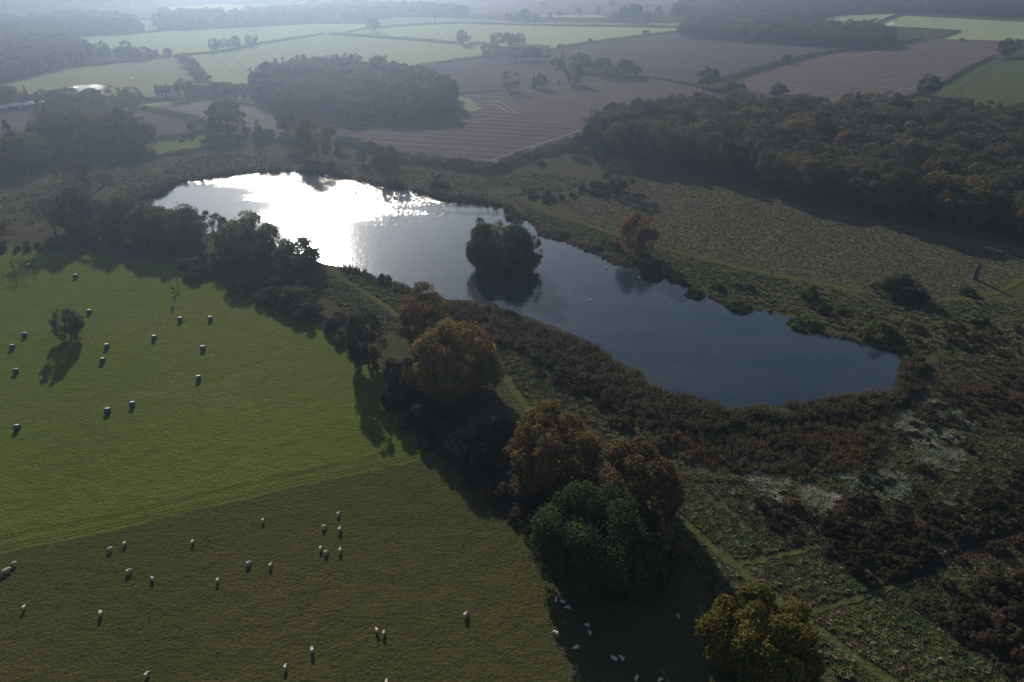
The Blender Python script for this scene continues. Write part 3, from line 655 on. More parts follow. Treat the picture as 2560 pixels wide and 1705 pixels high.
kit_far = [stuff_proto(k, c)[0] for k, c in (('round1', 'brown'), ('round2', 'dark'), ('round3', 'green'))]

def wood_trees(poly, gap, seed, hmin, hmax, nind, mixes, label, group, massname, wf=.86, keys=('round1', 'round2', 'round3', 'round2', 'spread1', 'tall1')):
    """mixes: (weight, colour, word) - the trees of one colour in one wood share their words"""
    S = spots(poly, gap, seed); r_ = random.Random(seed)
    S.sort(key=lambda p: p[1] - .0 * p[0])
    for (x, y) in S[:nind]:
        H = r_.uniform(hmin, hmax); q = r_.uniform(0, 1); acc = 0
        for wgt, col, word in mixes:
            acc += wgt
            if q <= acc: break
        tree_at(x, y, H, gap * r_.uniform(1.15, 1.6) * wf, r_.choice(keys), col, '%s %s' % (word, label), group)
    plant_mass(massname, S[nind:], hmin, hmax, kit_dark, seed, wf)
right_wood = GP([(1462, 372), (1520, 396), (1600, 404), (1700, 410), (1830, 442), (1960, 482), (2130, 518), (2300, 552), (2600, 606), (2760, 560), (2700, 330), (2400, 315), (2200, 306), (1900, 300), (1700, 300), (1590, 318), (1510, 340)])
wood_trees(right_wood, 10.5, 3, 14.5, 20.5, 92, ((.26, 'dark', 'dark olive'), (.36, 'brown', 'dull brown'), (.08, 'deep', 'blackish green'), (.20, 'olive', 'yellowish olive'), (.10, 'rust', 'rust tinted')), 'broadleaf tree in the front rows of the large wood beside the meadow', 'trees of the large wood', 'woodland', 1.0)
copse = GP([(628, 236), (645, 205), (720, 186), (850, 176), (960, 188), (1060, 210), (1125, 245), (1140, 272), (1115, 296), (1000, 302), (860, 300), (760, 296), (690, 284)])
wood_trees(copse, 10.5, 8, 13, 18, 64, ((.55, 'dark', 'dark'), (.2, 'brown', 'brownish'), (.25, 'green', 'greenish')), 'rounded tree in the near face of the domed copse', 'trees of the domed copse', 'woodland')
strip = GP([(1692, 92), (1760, 96), (1900, 105), (2050, 114), (2150, 122), (2215, 116), (2240, 98), (2180, 82), (2000, 76), (1850, 72), (1720, 72)])
wood_trees(strip, 12, 4, 13, 17, 26, ((.7, 'dark', 'dark'), (.3, 'brown', 'brown')), 'tree in the front of the long strip wood beyond the ploughland', 'trees of the strip wood', 'woodland')
# individual trees standing out of the large wood
for a in ((1988, 330, 240, 40, 'conifer', 'deep', 'pointed spruce standing out left in the large wood'),
          (2127, 318, 228, 36, 'conifer', 'deep', 'pointed spruce on the skyline of the large wood'),
          (1990, 400, 290, 90, 'round3', 'orange', 'bright orange tree glowing in the middle of the large wood'),
          (1745, 390, 300, 66, 'spread1', 'amber', 'amber tree near the left face of the large wood'),
          (1870, 345, 268, 70, 'round2', 'amber', 'yellow topped tree near the back of the large wood'),
          (2080, 330, 248, 60, 'spread2', 'rust', 'rust tree on the skyline between the two spruces'),
          (2110, 420, 322, 76, 'round3', 'rust', 'rust streaked tree below the second spruce'),
          (1960, 420, 330, 44, 'conifer', 'deep', 'dark spruce sunk among the crowns of the large wood'),
          (2100, 372, 282, 40, 'conifer', 'deep', 'dark spruce beside the orange tree in the large wood')):
    T(*a)
for i, (x, yb, yt, w_) in enumerate(((1470, 352, 272, 46), (1500, 348, 262, 52), (1535, 345, 255, 54), (1572, 340, 252, 54), (1610, 335, 250, 56), (1655, 330, 248, 56), (1700, 326, 250, 56), (1520, 372, 290, 50), (1585, 372, 285, 52), (1645, 366, 280, 52))):
    T(x, yb, yt, w_, 'poplar' if i % 2 else 'bare2', 'grey', 'leafless twiggy tree at the left corner of the large wood', 'leafless trees at the wood corner')
for x, yb, yt, w_, c in ((1452, 372, 330, 38, 'deep'), (1475, 362, 318, 40, 'dark'), (1435, 388, 348, 34, 'dark'), (1500, 398, 345, 46, 'deep')):
    T(x, yb, yt, w_, 'round2', c, 'low dark tree on the left corner of the large wood, touching the ploughed field', 'low trees at the wood corner')
# far masses
far_sets = (('woodland', [(-260, 260), (-60, 225), (40, 196), (165, 167), (220, 157), (226, 130), (160, 110), (100, 92), (-160, 95)], 11, 12, 17, 21),
            ('woodland', [(-200, 80), (20, 92), (120, 99), (183, 91), (365, 81), (345, 72), (340, 55), (240, 45), (60, 58), (-160, 66)], 14, 12, 17, 22),
            ('woodland', [(395, 76), (603, 67), (785, 57), (860, 54), (990, 42), (1090, 40), (1180, 38), (1130, 26), (960, 18), (800, 26), (700, 30), (610, 45), (500, 42), (410, 44)], 17, 11, 17, 23),
            ('woodland', [(-300, 50), (0, 37), (110, 30), (220, 22), (400, 10), (420, -10), (640, -16), (600, -50), (-420, -40)], 26, 13, 19, 24),
            ('woodland', [(1706, 66), (1850, 66), (2020, 66), (2030, 52), (2100, 33), (2250, 31), (2262, 30), (2560, 46), (2760, 56), (2860, 0), (2400, -30), (1900, -30), (1720, 0), (1690, 30)], 17, 12, 18, 25),
            ('woodland', [(640, 8), (860, 10), (900, -6), (700, -22), (600, -8)], 24, 11, 16, 26))
for nm, poly, gap, h0, h1, sd in far_sets:
    plant_mass(nm, spots(GP(poly), gap, sd, .45), h0, h1, kit_far if gap > 12 else kit_dark, sd, 1.0 if gap < 16 else 1.25)
# low undergrowth joining the left clumps and farm trees
und = [stuff_proto(k, c)[0] for k, c in (('shrub1', 'dark'), ('shrub2', 'brown'), ('shrub3', 'dark'))]
def thicket(name, poly, gap, smin, smax, seed, kits=und):
    S = spots(GP(poly), gap, seed, .5); rs = np.random.RandomState(seed); n_ = len(S)
    s = rs.uniform(smin, smax, n_); return scatter(name, S, np.stack([s, s, s * rs.uniform(.7, 1.1, n_)], 1), rs.uniform(0, 6.28, n_), kits, seed)
thicket('undergrowth', [(-40, 445), (120, 445), (260, 420), (380, 402), (385, 385), (300, 385), (150, 395), (-40, 405)], 5, .4, .9, 31)
thicket('undergrowth', [(-40, 268), (60, 262), (150, 268), (240, 262), (330, 262), (400, 250), (330, 240), (200, 248), (60, 240), (-40, 240)], 7, .5, .9, 32)
thicket('undergrowth', [(470, 246), (560, 240), (640, 236), (650, 215), (540, 215), (480, 230)], 7, .5, 1.0, 33)
thicket('undergrowth', [(430, 360), (700, 352), (760, 380), (880, 392), (880, 380), (760, 362), (700, 335), (560, 338), (450, 342)], 8, .3, .8, 34)
thicket('undergrowth', [(-60, 640), (60, 632), (200, 615), (330, 625), (470, 645), (560, 680), (660, 720), (680, 700), (580, 655), (480, 625), (330, 600), (200, 600), (60, 612), (-60, 620)], 3.6, .2, .55, 35)

# ------------------------------------------------------------------ hedges
M_hedge = leaf_mat('hedge_leaves', None, .4, .25)
def hedge(pix, h, wd, label, seed, col='dark', dens=26, half=.26, gap=.0, rough=.35):
    rs = np.random.RandomState(seed); L = np.array(smooth_line(GP(pix), 6)); seg = np.linalg.norm(np.diff(L, axis=0), axis=1); cum = np.r_[0, np.cumsum(seg)]; tot = cum[-1]
    n_ = int(min(tot * dens * (h + wd) / 4, 30000)); s = rs.uniform(0, tot, n_)
    hp = h * (1 + rough * np.interp(s, np.arange(0, tot + 3, 3), rs.uniform(-1, 1, len(np.arange(0, tot + 3, 3))))); wp = wd * (1 + .4 * np.interp(s, np.arange(0, tot + 4, 4), rs.uniform(-1, 1, len(np.arange(0, tot + 4, 4)))))
    x = np.interp(s, cum, L[:, 0]); y = np.interp(s, cum, L[:, 1]); i = np.clip(np.searchsorted(cum, s) - 1, 0, len(seg) - 1); d = (L[i + 1] - L[i]) / seg[i][:, None]
    a = rs.uniform(-.1, math.pi + .1, n_); u = np.cos(a) * wp / 2 * rs.uniform(.7, 1, n_); z = np.maximum(.1, np.abs(np.sin(a)) ** .6 * hp * rs.uniform(.6, 1, n_))
    low = rs.uniform(size=n_) < .35; z[low] *= rs.uniform(.1, 1, low.sum()); u[low] = np.sign(u[low]) * wp[low] / 2 * .9
    P = np.stack([x - d[:, 1] * u, y + d[:, 0] * u, z], 1); Nn = np.stack([-d[:, 1] * np.cos(a), d[:, 0] * np.cos(a), np.abs(np.sin(a))], 1) + rs.normal(size=(n_, 3)) * .6
    Nn /= np.linalg.norm(Nn, axis=1)[:, None]; V, Q = leaf_quads(P, Nn, half * rs.uniform(.6, 1.3, n_), rs)
    c = L[len(L) // 2]; V[:, 0] -= c[0]; V[:, 1] -= c[1]
    o = link(bpy.data.objects.new('hedge', fmesh('hedge', V, Q, M_hedge))); o.location = (c[0], c[1], 0); o.color = (*COL[col], 1)
    return tag(o, label, 'hedge', 'field hedges')
for i, (pix, h, wd, lab) in enumerate((
    ([(455, 138), (520, 134), (560, 130), (599, 121)], 2.6, 3, 'hedge under the three far left trees'),
    ([(600, 121), (646, 112), (720, 100), (811, 86)], 3.0, 3.2, 'dark hedge between two pale green crop fields, ending at a gap'),
    ([(823, 88), (850, 88), (1000, 98), (1142, 110)], 3.8, 3.6, 'long thick hedge running from the gap to the mushroom shaped tree'),
    ([(1172, 112), (1195, 111), (1222, 113)], 3.5, 4, 'short hedge piece between the mushroom shaped tree and the flat topped tree'),
    ([(868, 81), (895, 76), (923, 71)], 2.6, 3, 'short sloping hedge left of the far junction tree'),
    ([(945, 71), (1000, 66), (1051, 63), (1142, 58)], 3.4, 4, 'thick hedge rising from the far junction tree to the poplar'),
    ([(1142, 58), (1280, 62), (1398, 65), (1516, 66), (1690, 70)], 3.0, 3.4, 'long far hedge dividing the crop from the palest field'),
    ([(845, 60), (920, 58)], 2.5, 3, 'faint hedge left of the far junction tree'),
    ([(1030, 168), (1130, 153), (1228, 140)], 2.6, 2.6, 'straight trimmed hedge between green crop and dark ploughland'),
    ([(1238, 141), (1262, 132), (1290, 128)], 3.0, 3.5, 'hedge piece behind the leaning corner tree'),
    ([(1270, 113), (1320, 116), (1375, 119)], 3.2, 4, 'ragged hedge under the three together trees'),
    ([(1395, 120), (1480, 107), (1580, 94), (1690, 80)], 2.8, 3, 'hedge climbing between the dark ploughland and the green crop'),
    ([(1798, 204), (1860, 184), (1956, 159), (2065, 133), (2170, 120), (2215, 124)], 3.6, 4.5, 'long dark field hedge from the wood edge up to the strip wood'),
    ([(2243, 254), (2339, 219), (2420, 172), (2486, 143)], 2.4, 3, 'hedge along the small right pasture'),
    ([(2505, 152), (2545, 148), (2600, 150)], 2.4, 4, 'hedge behind the small right pasture'),
    ([(2345, 97), (2375, 88), (2400, 79)], 2.6, 3, 'short hedge corner beside the smoke'),
    ([(2212, 70), (2290, 71), (2400, 78)], 1.8, 2, 'low hedge along the green crop by the smoke'),
    ([(2232, 113), (2270, 106), (2310, 101)], 4.5, 7, 'thick dark hedge bank beside the end of the strip wood'),
    ([(2133, 60), (2190, 51), (2259, 37)], 3, 4, 'diagonal hedge between two far right crop fields'),
    ([(2259, 38), (2400, 46), (2620, 58)], 2, 3, 'far right hedge below the top wood'),
    ([(1700, 208), (1773, 224), (1883, 238)], 2.2, 2.5, 'hedge running from the tall ivy green tree along the ploughed field'),
    ([(1602, 190), (1650, 198), (1705, 209)], 1.3, 1.4, 'thin broken hedge right of the mid field cluster'),
    ([(1145, 236), (1200, 231), (1240, 229)], 1.8, 2.0, 'thin broken hedge left of the thin grey tree'),
    ([(352, 270), (405, 281), (455, 292), (520, 308)], 3.2, 3.5, 'hedge between the stubble field and the dark soil field'),
    ([(395, 351), (455, 344), (505, 334), (560, 326)], 2.8, 3.2, 'hedge between the dark soil field and the bright verge'),
    ([(380, 397), (450, 384), (535, 370)], 2.4, 3.2, 'hedge below the bright verge'),
    ([(1280, 53), (1400, 56), (1560, 56), (1700, 55)], 2.4, 3, 'faint far hedge behind the palest field'),
    ([(1340, 46), (1450, 47), (1560, 47)], 2.4, 5, 'faint far hedge in front of the bright strip'),
    ([(1420, 16), (1560, 14), (1690, 15)], 2, 3, 'faint hedge across the far pink field'),
    ([(96, 245), (0, 258), (-60, 268)], 2.5, 4, 'hedge behind the long grey sheds'),
    ([(232, 119), (195, 112), (160, 106)], 4, 6, 'hedge from the left belt to the far left wood'))):
    hedge(pix, h, wd, lab, 500 + i)
hedge([(855, 356), (940, 378), (1000, 398), (1108, 412)], 4.5, 5, 'tall hedge on the near edge of the big ploughed field, left stretch', 601, 'dark', 40, .24)
hedge([(1112, 412), (1180, 422), (1237, 428), (1262, 418)], 4.2, 7, 'deep shadowed hedge at the lowest corner of the big ploughed field', 602, 'deep', 40, .24)
hedge([(1255, 416), (1290, 402), (1340, 388), (1400, 372), (1440, 362)], 5, 6, 'bushy hedge between the big ploughed field and the large wood', 603, 'dark', 40, .24, rough=.6)

# ------------------------------------------------------------------ shrubs of the near bank
def shrub(bx, by, ty, wpx, key, col, label, group='shrubs along the near field edge'):
    X, Y = G(bx, by); k = ppm(X, Y); H = max(1.0, hgt(by, ty)); tree_at(X, Y, H, wpx / k, key, col, label, group, 'shrub', 'shrub')
EDGE = 'dark leafless looking bush in the thicket along the curved edge of the bale field'
for i, (x, y, t, w_) in enumerate(((500, 690, 655, 80), (560, 705, 660, 90), (610, 725, 680, 90), (655, 735, 690, 80), (480, 668, 632, 70), (540, 672, 628, 70), (700, 752, 700, 90), (745, 765, 700, 110), (790, 770, 705, 90),
                                (700, 722, 672, 80), (770, 790, 735, 80), (820, 800, 745, 90), (850, 815, 768, 80), (800, 745, 700, 80))):
    if i in (1, 3, 5, 8, 11, 13): continue
    shrub(x, y, y - (y - t) * .62, w_ * .85, ('shrub1', 'shrub3', 'shrub2')[i % 3], ('purple', 'dark', 'brown')[i % 3], EDGE)
for x, y, t, w_, k, c, lab in ((920, 905, 775, 96, 'round3', 'purple', 'dark purple brown small tree between the bale field and the path'),
                               (668, 752, 724, 55, 'shrub2', 'olive', 'pale topped bush at the start of the curved field edge'),
                               (830, 820, 793, 50, 'shrub2', 'brown', 'low brown mound on the curved field edge'),
                               (865, 850, 818, 60, 'shrub2', 'brown', 'low dark mound next along the curved field edge'),
                               (895, 880, 855, 42, 'shrub2', 'dark', 'small dark mound left of the purple brown tree'),
                               (1010, 985, 900, 90, 'shrub3', 'purple', 'dark bush at the foot of the tall narrow rust tree'),
                               (1000, 1010, 965, 80, 'shrub1', 'purple', 'purple brown bramble bush left of the broad orange tree'),
                               (1045, 1060, 1010, 90, 'shrub2', 'purple', 'purple brown thicket below the broad orange tree'),
                               (1095, 1105, 1060, 95, 'shrub2', 'purple', 'low purple brown mound under the broad orange tree'),
                               (1170, 1130, 1075, 110, 'shrub2', 'brown', 'low brown bush in the shade right under the broad orange tree'),
                               (1240, 1110, 1040, 90, 'shrub2', 'purple', 'shaded bush touching the path right of the broad orange tree'),
                               (1290, 1235, 1180, 90, 'shrub2', 'purple', 'low purple brown bush left of the spreading copper tree'),
                               (1660, 1390, 1310, 100, 'shrub3', 'brown', 'brown bush at the foot of the rounded copper tree'),
                               (1600, 1460, 1370, 110, 'shrub1', 'dark', 'black shaded bush right of the green oak'),
                               (2250, 735, 695, 112, 'shrub1', 'deep', 'dark spreading thorn bush on the right meadow'),
                               (960, 702, 684, 34, 'shrub2', 'green', 'round green bush on the near lake bank'),
                               (2020, 745, 715, 40, 'shrub3', 'olive', 'pale bush on the right lake bank'),
                               (1790, 720, 703, 30, 'shrub2', 'olive', 'pale ball shaped bush near the water on the right bank'),
                               (2190, 845, 800, 80, 'shrub2', 'olive', 'olive bush above the right end of the lake'),
                               (1100, 470, 440, 44, 'shrub2', 'dark', 'dark bush on the far bank behind the glitter'),
                               (2420, 735, 722, 40, 'shrub2', 'dark', 'low dark bush by the broken trunk'),
                               (1350, 412, 400, 26, 'shrub2', 'olive', 'small bush in the field corner by the wood')):
    shrub(x, y, t, w_, k, c, lab, None)
for i, (x, y, t, w_) in enumerate(((1290, 545, 520, 60), (1340, 560, 538, 56), (1400, 590, 565, 60), (1250, 530, 505, 50), (1480, 622, 600, 56), (1560, 668, 640, 70), (1630, 690, 655, 70), (1680, 715, 690, 60), (1740, 738, 712, 60), (1200, 505, 478, 50), (1120, 495, 470, 60), (1040, 478, 455, 50),
                                (1850, 770, 742, 70), (1930, 790, 765, 80), (2010, 815, 780, 90), (2080, 840, 800, 90))):
    if i % 2: continue
    shrub(x, y, y - (y - t) * .5, w_ * .8, 'shrub2', ('dark', 'brown', 'olive')[i % 3], 'low scrub bush on the right hand bank between the water and the mown path', 'scrub bushes on the far lake bank')

# ------------------------------------------------------------------ reeds, rough grass, brambles: what nobody could count
def solid_leaf(name, col, var=.4, trans=.3):
    n = N(name); n.t.nodes.remove(n.b); g = n.new('ShaderNodeNewGeometry'); oi = n.new('ShaderNodeObjectInfo')
    v = n.math('MULTIPLY', n.math('ADD', n.math('MULTIPLY', g.outputs['Random Per Island'], 2 * var), 1 - var), n.math('ADD', n.math('MULTIPLY', oi.outputs['Random'], .6), .7))
    c = n.mix(n.ramp(n.noise(n.pos(), .05, 3), [(.4, 0.0), (.6, 1.0)]), col, (col[0] * .72, col[1] * .85, col[2] * .8))
    hs = n.new('ShaderNodeHueSaturation'); n.l(c, hs.inputs['Color']); n.l(v, hs.inputs['Value'])
    d = n.new('ShaderNodeBsdfDiffuse'); t = n.new('ShaderNodeBsdfTranslucent'); mx = n.new('ShaderNodeMixShader')
    n.l(hs.outputs[0], d.inputs[0]); n.l(hs.outputs[0], t.inputs[0]); mx.inputs[0].default_value = trans
    n.l(d.outputs[0], mx.inputs[1]); n.l(t.outputs[0], mx.inputs[2]); n.l(mx.outputs[0], n.out.inputs[0]); return n.m
def blades(name, seed, n_, rad, h, wd, bend, mat, plume=0):
    """a clump of bent blades: two quads each"""
    rs = np.random.RandomState(seed); a = rs.uniform(0, 6.28, n_); r_ = rad * np.sqrt(rs.uniform(0, 1, n_)); b = np.stack([r_ * np.cos(a), r_ * np.sin(a), np.zeros(n_)], 1)
    H = h * rs.uniform(.55, 1.1, n_); a2 = a + rs.normal(0, .9, n_); out = np.stack([np.cos(a2), np.sin(a2), np.zeros(n_)], 1) * (bend * H * rs.uniform(.3, 1.2, n_))[:, None]
    up = np.zeros((n_, 3)); up[:, 2] = H; m = b + up * .6 + out * .35; e = b + up * np.where(bend > .8, .75, 1.0) + out
    sd = np.stack([-np.sin(a2), np.cos(a2), np.zeros(n_)], 1) * (wd * rs.uniform(.6, 1.3, n_) / 2)[:, None]
    V = np.stack([b - sd, b + sd, m + sd, m - sd, e + sd * .3, e - sd * .3], 1).reshape(-1, 3); i = np.arange(n_)[:, None] * 6
    Q = np.concatenate([i + np.array([0, 1, 2, 3]), i + np.array([3, 2, 4, 5])], 0)
    if plume:
        k = rs.choice(n_, plume); P = e[k] + np.array((0, 0, .1)); V2, Q2 = leaf_quads(P, unit(rs, plume), np.full(plume, .14), rs, 2.2); Q = np.concatenate([Q, Q2 + len(V)]); V = np.concatenate([V, V2])
    return bpy.data.objects.new(name, fmesh(name, V, Q, mat))
K_reed = [blades('reed_clump_a', 1, 46, .8, 2.1, .11, .18, solid_leaf('reed_brown', (.100, .075, .045)), 24), blades('reed_clump_b', 2, 46, .9, 1.8, .11, .3, solid_leaf('reed_grey', (.085, .075, .058)), 20), blades('reed_clump_c', 3, 40, .8, 1.9, .11, .25, solid_leaf('reed_olive', (.072, .066, .032)), 12)]
K_rust = [blades('rust_reed_a', 4, 44, .8, 1.5, .12, .4, solid_leaf('reed_rust', (.135, .072, .036)), 14), blades('rust_reed_b', 5, 44, .9, 1.2, .12, .5, solid_leaf('reed_fox', (.105, .066, .040)), 10)]
K_grass = [blades('tussock_a', 6, 34, .45, .75, .10, .9, solid_leaf('tussock_olive', (.115, .112, .046))), blades('tussock_b', 7, 34, .5, .65, .10, 1.1, solid_leaf('tussock_straw', (.17, .145, .09))), blades('tussock_c', 8, 34, .45, .6, .11, 1.0, solid_leaf('tussock_green', (.085, .112, .040)))]
K_mead = [blades('meadow_a', 16, 30, .55, .24, .09, 1.0, solid_leaf('meadow_straw', (.092, .080, .050), .3)), blades('meadow_b', 17, 30, .6, .24, .09, 1.1, solid_leaf('meadow_dun', (.082, .072, .046), .3)), blades('meadow_c', 18, 30, .55, .24, .09, 1.0, solid_leaf('meadow_green', (.076, .080, .042), .3))]
K_heath = [blades('heath_a', 26, 34, .6, .7, .10, .9, solid_leaf('heath_brown', (.115, .080, .050))), blades('heath_b', 27, 34, .6, .6, .10, 1.0, solid_leaf('heath_dun', (.10, .080, .048))), blades('heath_c', 28, 30, .6, .55, .10, 1.0, solid_leaf('heath_dark', (.062, .046, .032)))]
K_lawn = [blades('lawn_tuft_a', 36, 22, .35, .22, .07, 1.1, solid_leaf('tuft_green', (.080, .098, .026))), blades('lawn_tuft_b', 37, 22, .4, .2, .07, 1.2, solid_leaf('tuft_dun', (.085, .080, .032)))]
K_pale = [blades('pale_tussock_a', 9, 44, .7, 1.1, .12, 1.1, solid_leaf('grass_silver', (.26, .25, .185), .35, .45)), blades('pale_tussock_b', 10, 40, .7, .9, .12, 1.3, solid_leaf('grass_bleached', (.20, .19, .13), .35, .45))]
def bush_proto(name, key, col):
    me = PROTO[key][0].copy(); me.materials.clear(); me.materials.append(solid_leaf('bramble_' + name, col)); return bpy.data.objects.new(name, me)
K_bram = [bush_proto('bramble_a', 'shrub2', (.072, .050, .034)), bush_proto('bramble_b', 'shrub1', (.055, .042, .026)), bush_proto('bramble_c', 'shrub2', (.085, .066, .038))]

def fbm(x, y, s, seed):                        # cheap smooth value noise for patchiness
    rs = np.random.RandomState(seed); g = rs.uniform(size=(64, 64)); v = 0; a = .6
    for o in range(3):
        X = x * s * 2 ** o + 17 * o; Y = y * s * 2 ** o + 5 * o; xi = np.floor(X).astype(int); yi = np.floor(Y).astype(int); fx = X - xi; fy = Y - yi; fx = fx * fx * (3 - 2 * fx); fy = fy * fy * (3 - 2 * fy)
        q = lambda i, j: g[(xi + i) % 64, (yi + j) % 64]
        v = v + a * ((q(0, 0) * (1 - fx) + q(1, 0) * fx) * (1 - fy) + (q(0, 1) * (1 - fx) + q(1, 1) * fx) * fy); a *= .5
    return v / 1.05
def inpoly_np(x, y, P):
    c = np.zeros(len(x), bool); j = len(P) - 1
    for i in range(len(P)):
        xi, yi = P[i]; xj, yj = P[j]; k = ((yi > y) != (yj > y)) & (x < (xj - xi) * (y - yi) / (yj - yi + 1e-12) + xi); c ^= k; j = i
    return c
lake_np = lake_ground
PATHS = [smooth_line(GP(PX(q)), 6) for q in ([(690, 585), (760, 622), (850, 680), (920, 728), (1000, 770), (1100, 820), (1155, 858), (1190, 908), (1245, 970), (1380, 1060), (1500, 1140), (1560, 1190), (1620, 1240), (1750, 1350), (1900, 1460), (2050, 1568), (2200, 1680)],
          [(1195, 450), (1215, 460), (1260, 485), (1330, 510), (1450, 550), (1560, 580), (1700, 615), (1850, 645), (2000, 675), (2090, 690), (2170, 690), (2260, 680), (2330, 655), (2400, 610)])]
PATHS += [smooth_line(GP(q), 6) for q in ([(1850, 1410), (1890, 1402), (1956, 1387), (2050, 1366)], [(2020, 1532), (2127, 1503), (2240, 1466), (2300, 1440)], [(2240, 1458), (2290, 1440), (2357, 1408), (2416, 1372), (2500, 1345), (2600, 1325)])]
PTS = np.array([p for L in PATHS for a, b in zip(L[:-1], L[1:]) for p in [tuple(np.array(a) + (np.array(b) - np.array(a)) * t) for t in np.linspace(0, 1, max(2, int(math.dist(a, b) / .8)))]])
def cover(name, pix, dens, smin, smax, kit, seed, thr=None, nscale=.06, clear=1.4, avoid_lake=True):
    P = GP([(x + 520 if x > 2590 else x, y + 120 if y > 1740 else y) for x, y in pix]); xs = [p[0] for p in P]; ys = [p[1] for p in P]; rs = np.random.RandomState(seed)   # carried on past the frame
    A = (max(xs) - min(xs)) * (max(ys) - min(ys)); n_ = int(A * dens); x = rs.uniform(min(xs), max(xs), n_); y = rs.uniform(min(ys), max(ys), n_)
    k = inpoly_np(x, y, P)
    if thr is not None: k &= fbm(x, y, nscale, seed) + rs.normal(0, .05, n_) > thr
    x, y = x[k], y[k]
    if avoid_lake: k = ~inpoly_np(x, y, lake_np); x, y = x[k], y[k]
    if clear and len(x):
        k = np.ones(len(x), bool)
        for i0 in range(0, len(x), 4000):
            d = (x[i0:i0 + 4000, None] - PTS[None, :, 0]) ** 2 + (y[i0:i0 + 4000, None] - PTS[None, :, 1]) ** 2; k[i0:i0 + 4000] = d.min(1) > clear * clear
        x, y = x[k], y[k]
    n_ = len(x); s = rs.uniform(smin, smax, n_)
    return scatter(name, np.stack([x, y], 1), np.stack([s, s, s * rs.uniform(.75, 1.2, n_)], 1), rs.uniform(0, 6.28, n_), kit, seed)
near_bank = PX([(1022, 700), (1100, 706), (1200, 738), (1325, 784), (1375, 810), (1425, 846), (1465, 862), (1495, 900), (1530, 920), (1590, 926), (1655, 950), (1680, 990), (1600, 1000), (1500, 965), (1400, 905), (1300, 865), (1200, 815), (1110, 780), (1050, 740)])
cover('reeds', near_bank, 1.3, .55, 1.15, K_reed, 1, .22, .14)
cover('reeds', PX([(1455, 856), (1495, 896), (1530, 912), (1590, 918), (1655, 940), (1675, 952), (1760, 940), (1930, 920), (1990, 912), (2040, 907), (2064, 894), (2064, 860), (2072, 828), (2120, 830), (2110, 900), (2060, 935), (1960, 955), (1800, 972), (1640, 985), (1520, 950), (1440, 900)]), 1.6, .6, 1.1, K_reed, 2, .24, .12)
cover('reeds', PX([(1430, 870), (1520, 940), (1640, 985), (1800, 975), (1960, 960), (2060, 940), (2050, 1000), (1990, 1080), (1850, 1100), (1700, 1090), (1560, 1020), (1440, 960), (1330, 900)]), 1.0, .4, .85, K_reed, 3, .34)
cover('reeds', PX([(1380, 900), (1560, 960), (1700, 1000), (1990, 1010), (1990, 1090), (1800, 1110), (1640, 1090), (1500, 1020), (1390, 950)]), .9, .5, 1.0, K_rust, 4, .44)
cover('reeds', PX([(330, 452), (390, 425), (450, 408), (530, 397), (620, 391), (760, 398), (890, 425), (1000, 448), (1130, 462), (1180, 478), (1190, 500), (1170, 492), (1155, 482), (1060, 466), (940, 439), (850, 422), (690, 399), (530, 404), (400, 424), (388, 440)]), .5, .8, 1.3, K_reed, 5, clear=0)
cover('reeds', PX([(270, 455), (330, 440), (400, 418), (398, 430), (388, 442), (330, 462), (300, 478), (255, 480)]), .9, .9, 1.4, K_reed, 6, clear=0)
cover('reeds', PX([(1150, 478), (1215, 500), (1250, 525), (1300, 548), (1380, 578), (1500, 620), (1570, 650), (1645, 685), (1700, 700), (1840, 735), (1890, 762), (2000, 788), (2080, 820), (2076, 830), (1990, 795), (1880, 770), (1835, 742), (1700, 712), (1560, 660), (1410, 610), (1290, 560), (1240, 546), (1212, 514)]), 1.0, .3, .6, K_reed, 7)
cover('reeds', PX([(760, 600), (860, 632), (960, 662), (1022, 684), (1020, 700), (940, 680), (860, 652), (790, 625)]), .7, .4, .9, K_reed, 8)
cover('rough_grass', PX([(700, 640), (790, 625), (860, 650), (940, 678), (1022, 700), (1100, 760), (1200, 800), (1300, 850), (1330, 900), (1440, 960), (1560, 1020), (1560, 1190), (1440, 1110), (1250, 980), (1160, 880), (1000, 800), (900, 760), (800, 720)]), 1.0, .7, 1.3, K_grass, 9)
cover('rough_grass', PX([(1480, 1060), (1600, 1090), (1640, 1180), (1900, 1300), (2100, 1420), (2330, 1560), (2330, 1640), (2080, 1640), (1900, 1520), (1700, 1380), (1560, 1260)]), 1.5, .7, 1.3, K_grass, 10)
cover('rough_grass', PX([(1640, 1080), (1900, 1090), (2100, 960), (2400, 800), (2400, 1500), (2200, 1520), (1900, 1320), (1680, 1180)]), .9, .7, 1.3, K_grass, 11, .30)
cover('rough_grass', PX([(1620, 1330), (1700, 1400), (1900, 1560), (1960, 1640), (1800, 1640), (1640, 1440)]), 1.0, .6, 1.1, K_grass, 12)
cover('rough_grass', PX([(1385, 420), (1460, 398), (1700, 440), (1960, 500), (2354, 580), (2460, 600), (2460, 640), (2354, 640), (2260, 672), (2160, 685), (2000, 665), (1850, 640), (1560, 572), (1450, 545), (1330, 505), (1300, 460)]), 1.5, .5, .95, K_mead, 13)
cover('rough_grass', PX([(1180, 455), (1240, 490), (1330, 515), (1560, 585), (1850, 650), (2000, 680), (2160, 695), (2400, 690), (2400, 860), (2120, 830), (2000, 785), (1840, 725), (1640, 680), (1500, 618), (1300, 545), (1220, 505)]), .55, .8, 1.4, K_grass, 14)
cover('rough_grass', PX([(255, 480), (330, 440), (400, 412), (620, 385), (760, 390), (890, 412), (1000, 435), (1190, 460), (1200, 440), (1300, 470), (1380, 415), (1250, 400), (1080, 405), (900, 385), (760, 375), (500, 350), (340, 385), (0, 440), (0, 540), (150, 530)]), .30, .8, 1.6, K_grass, 15, .40)
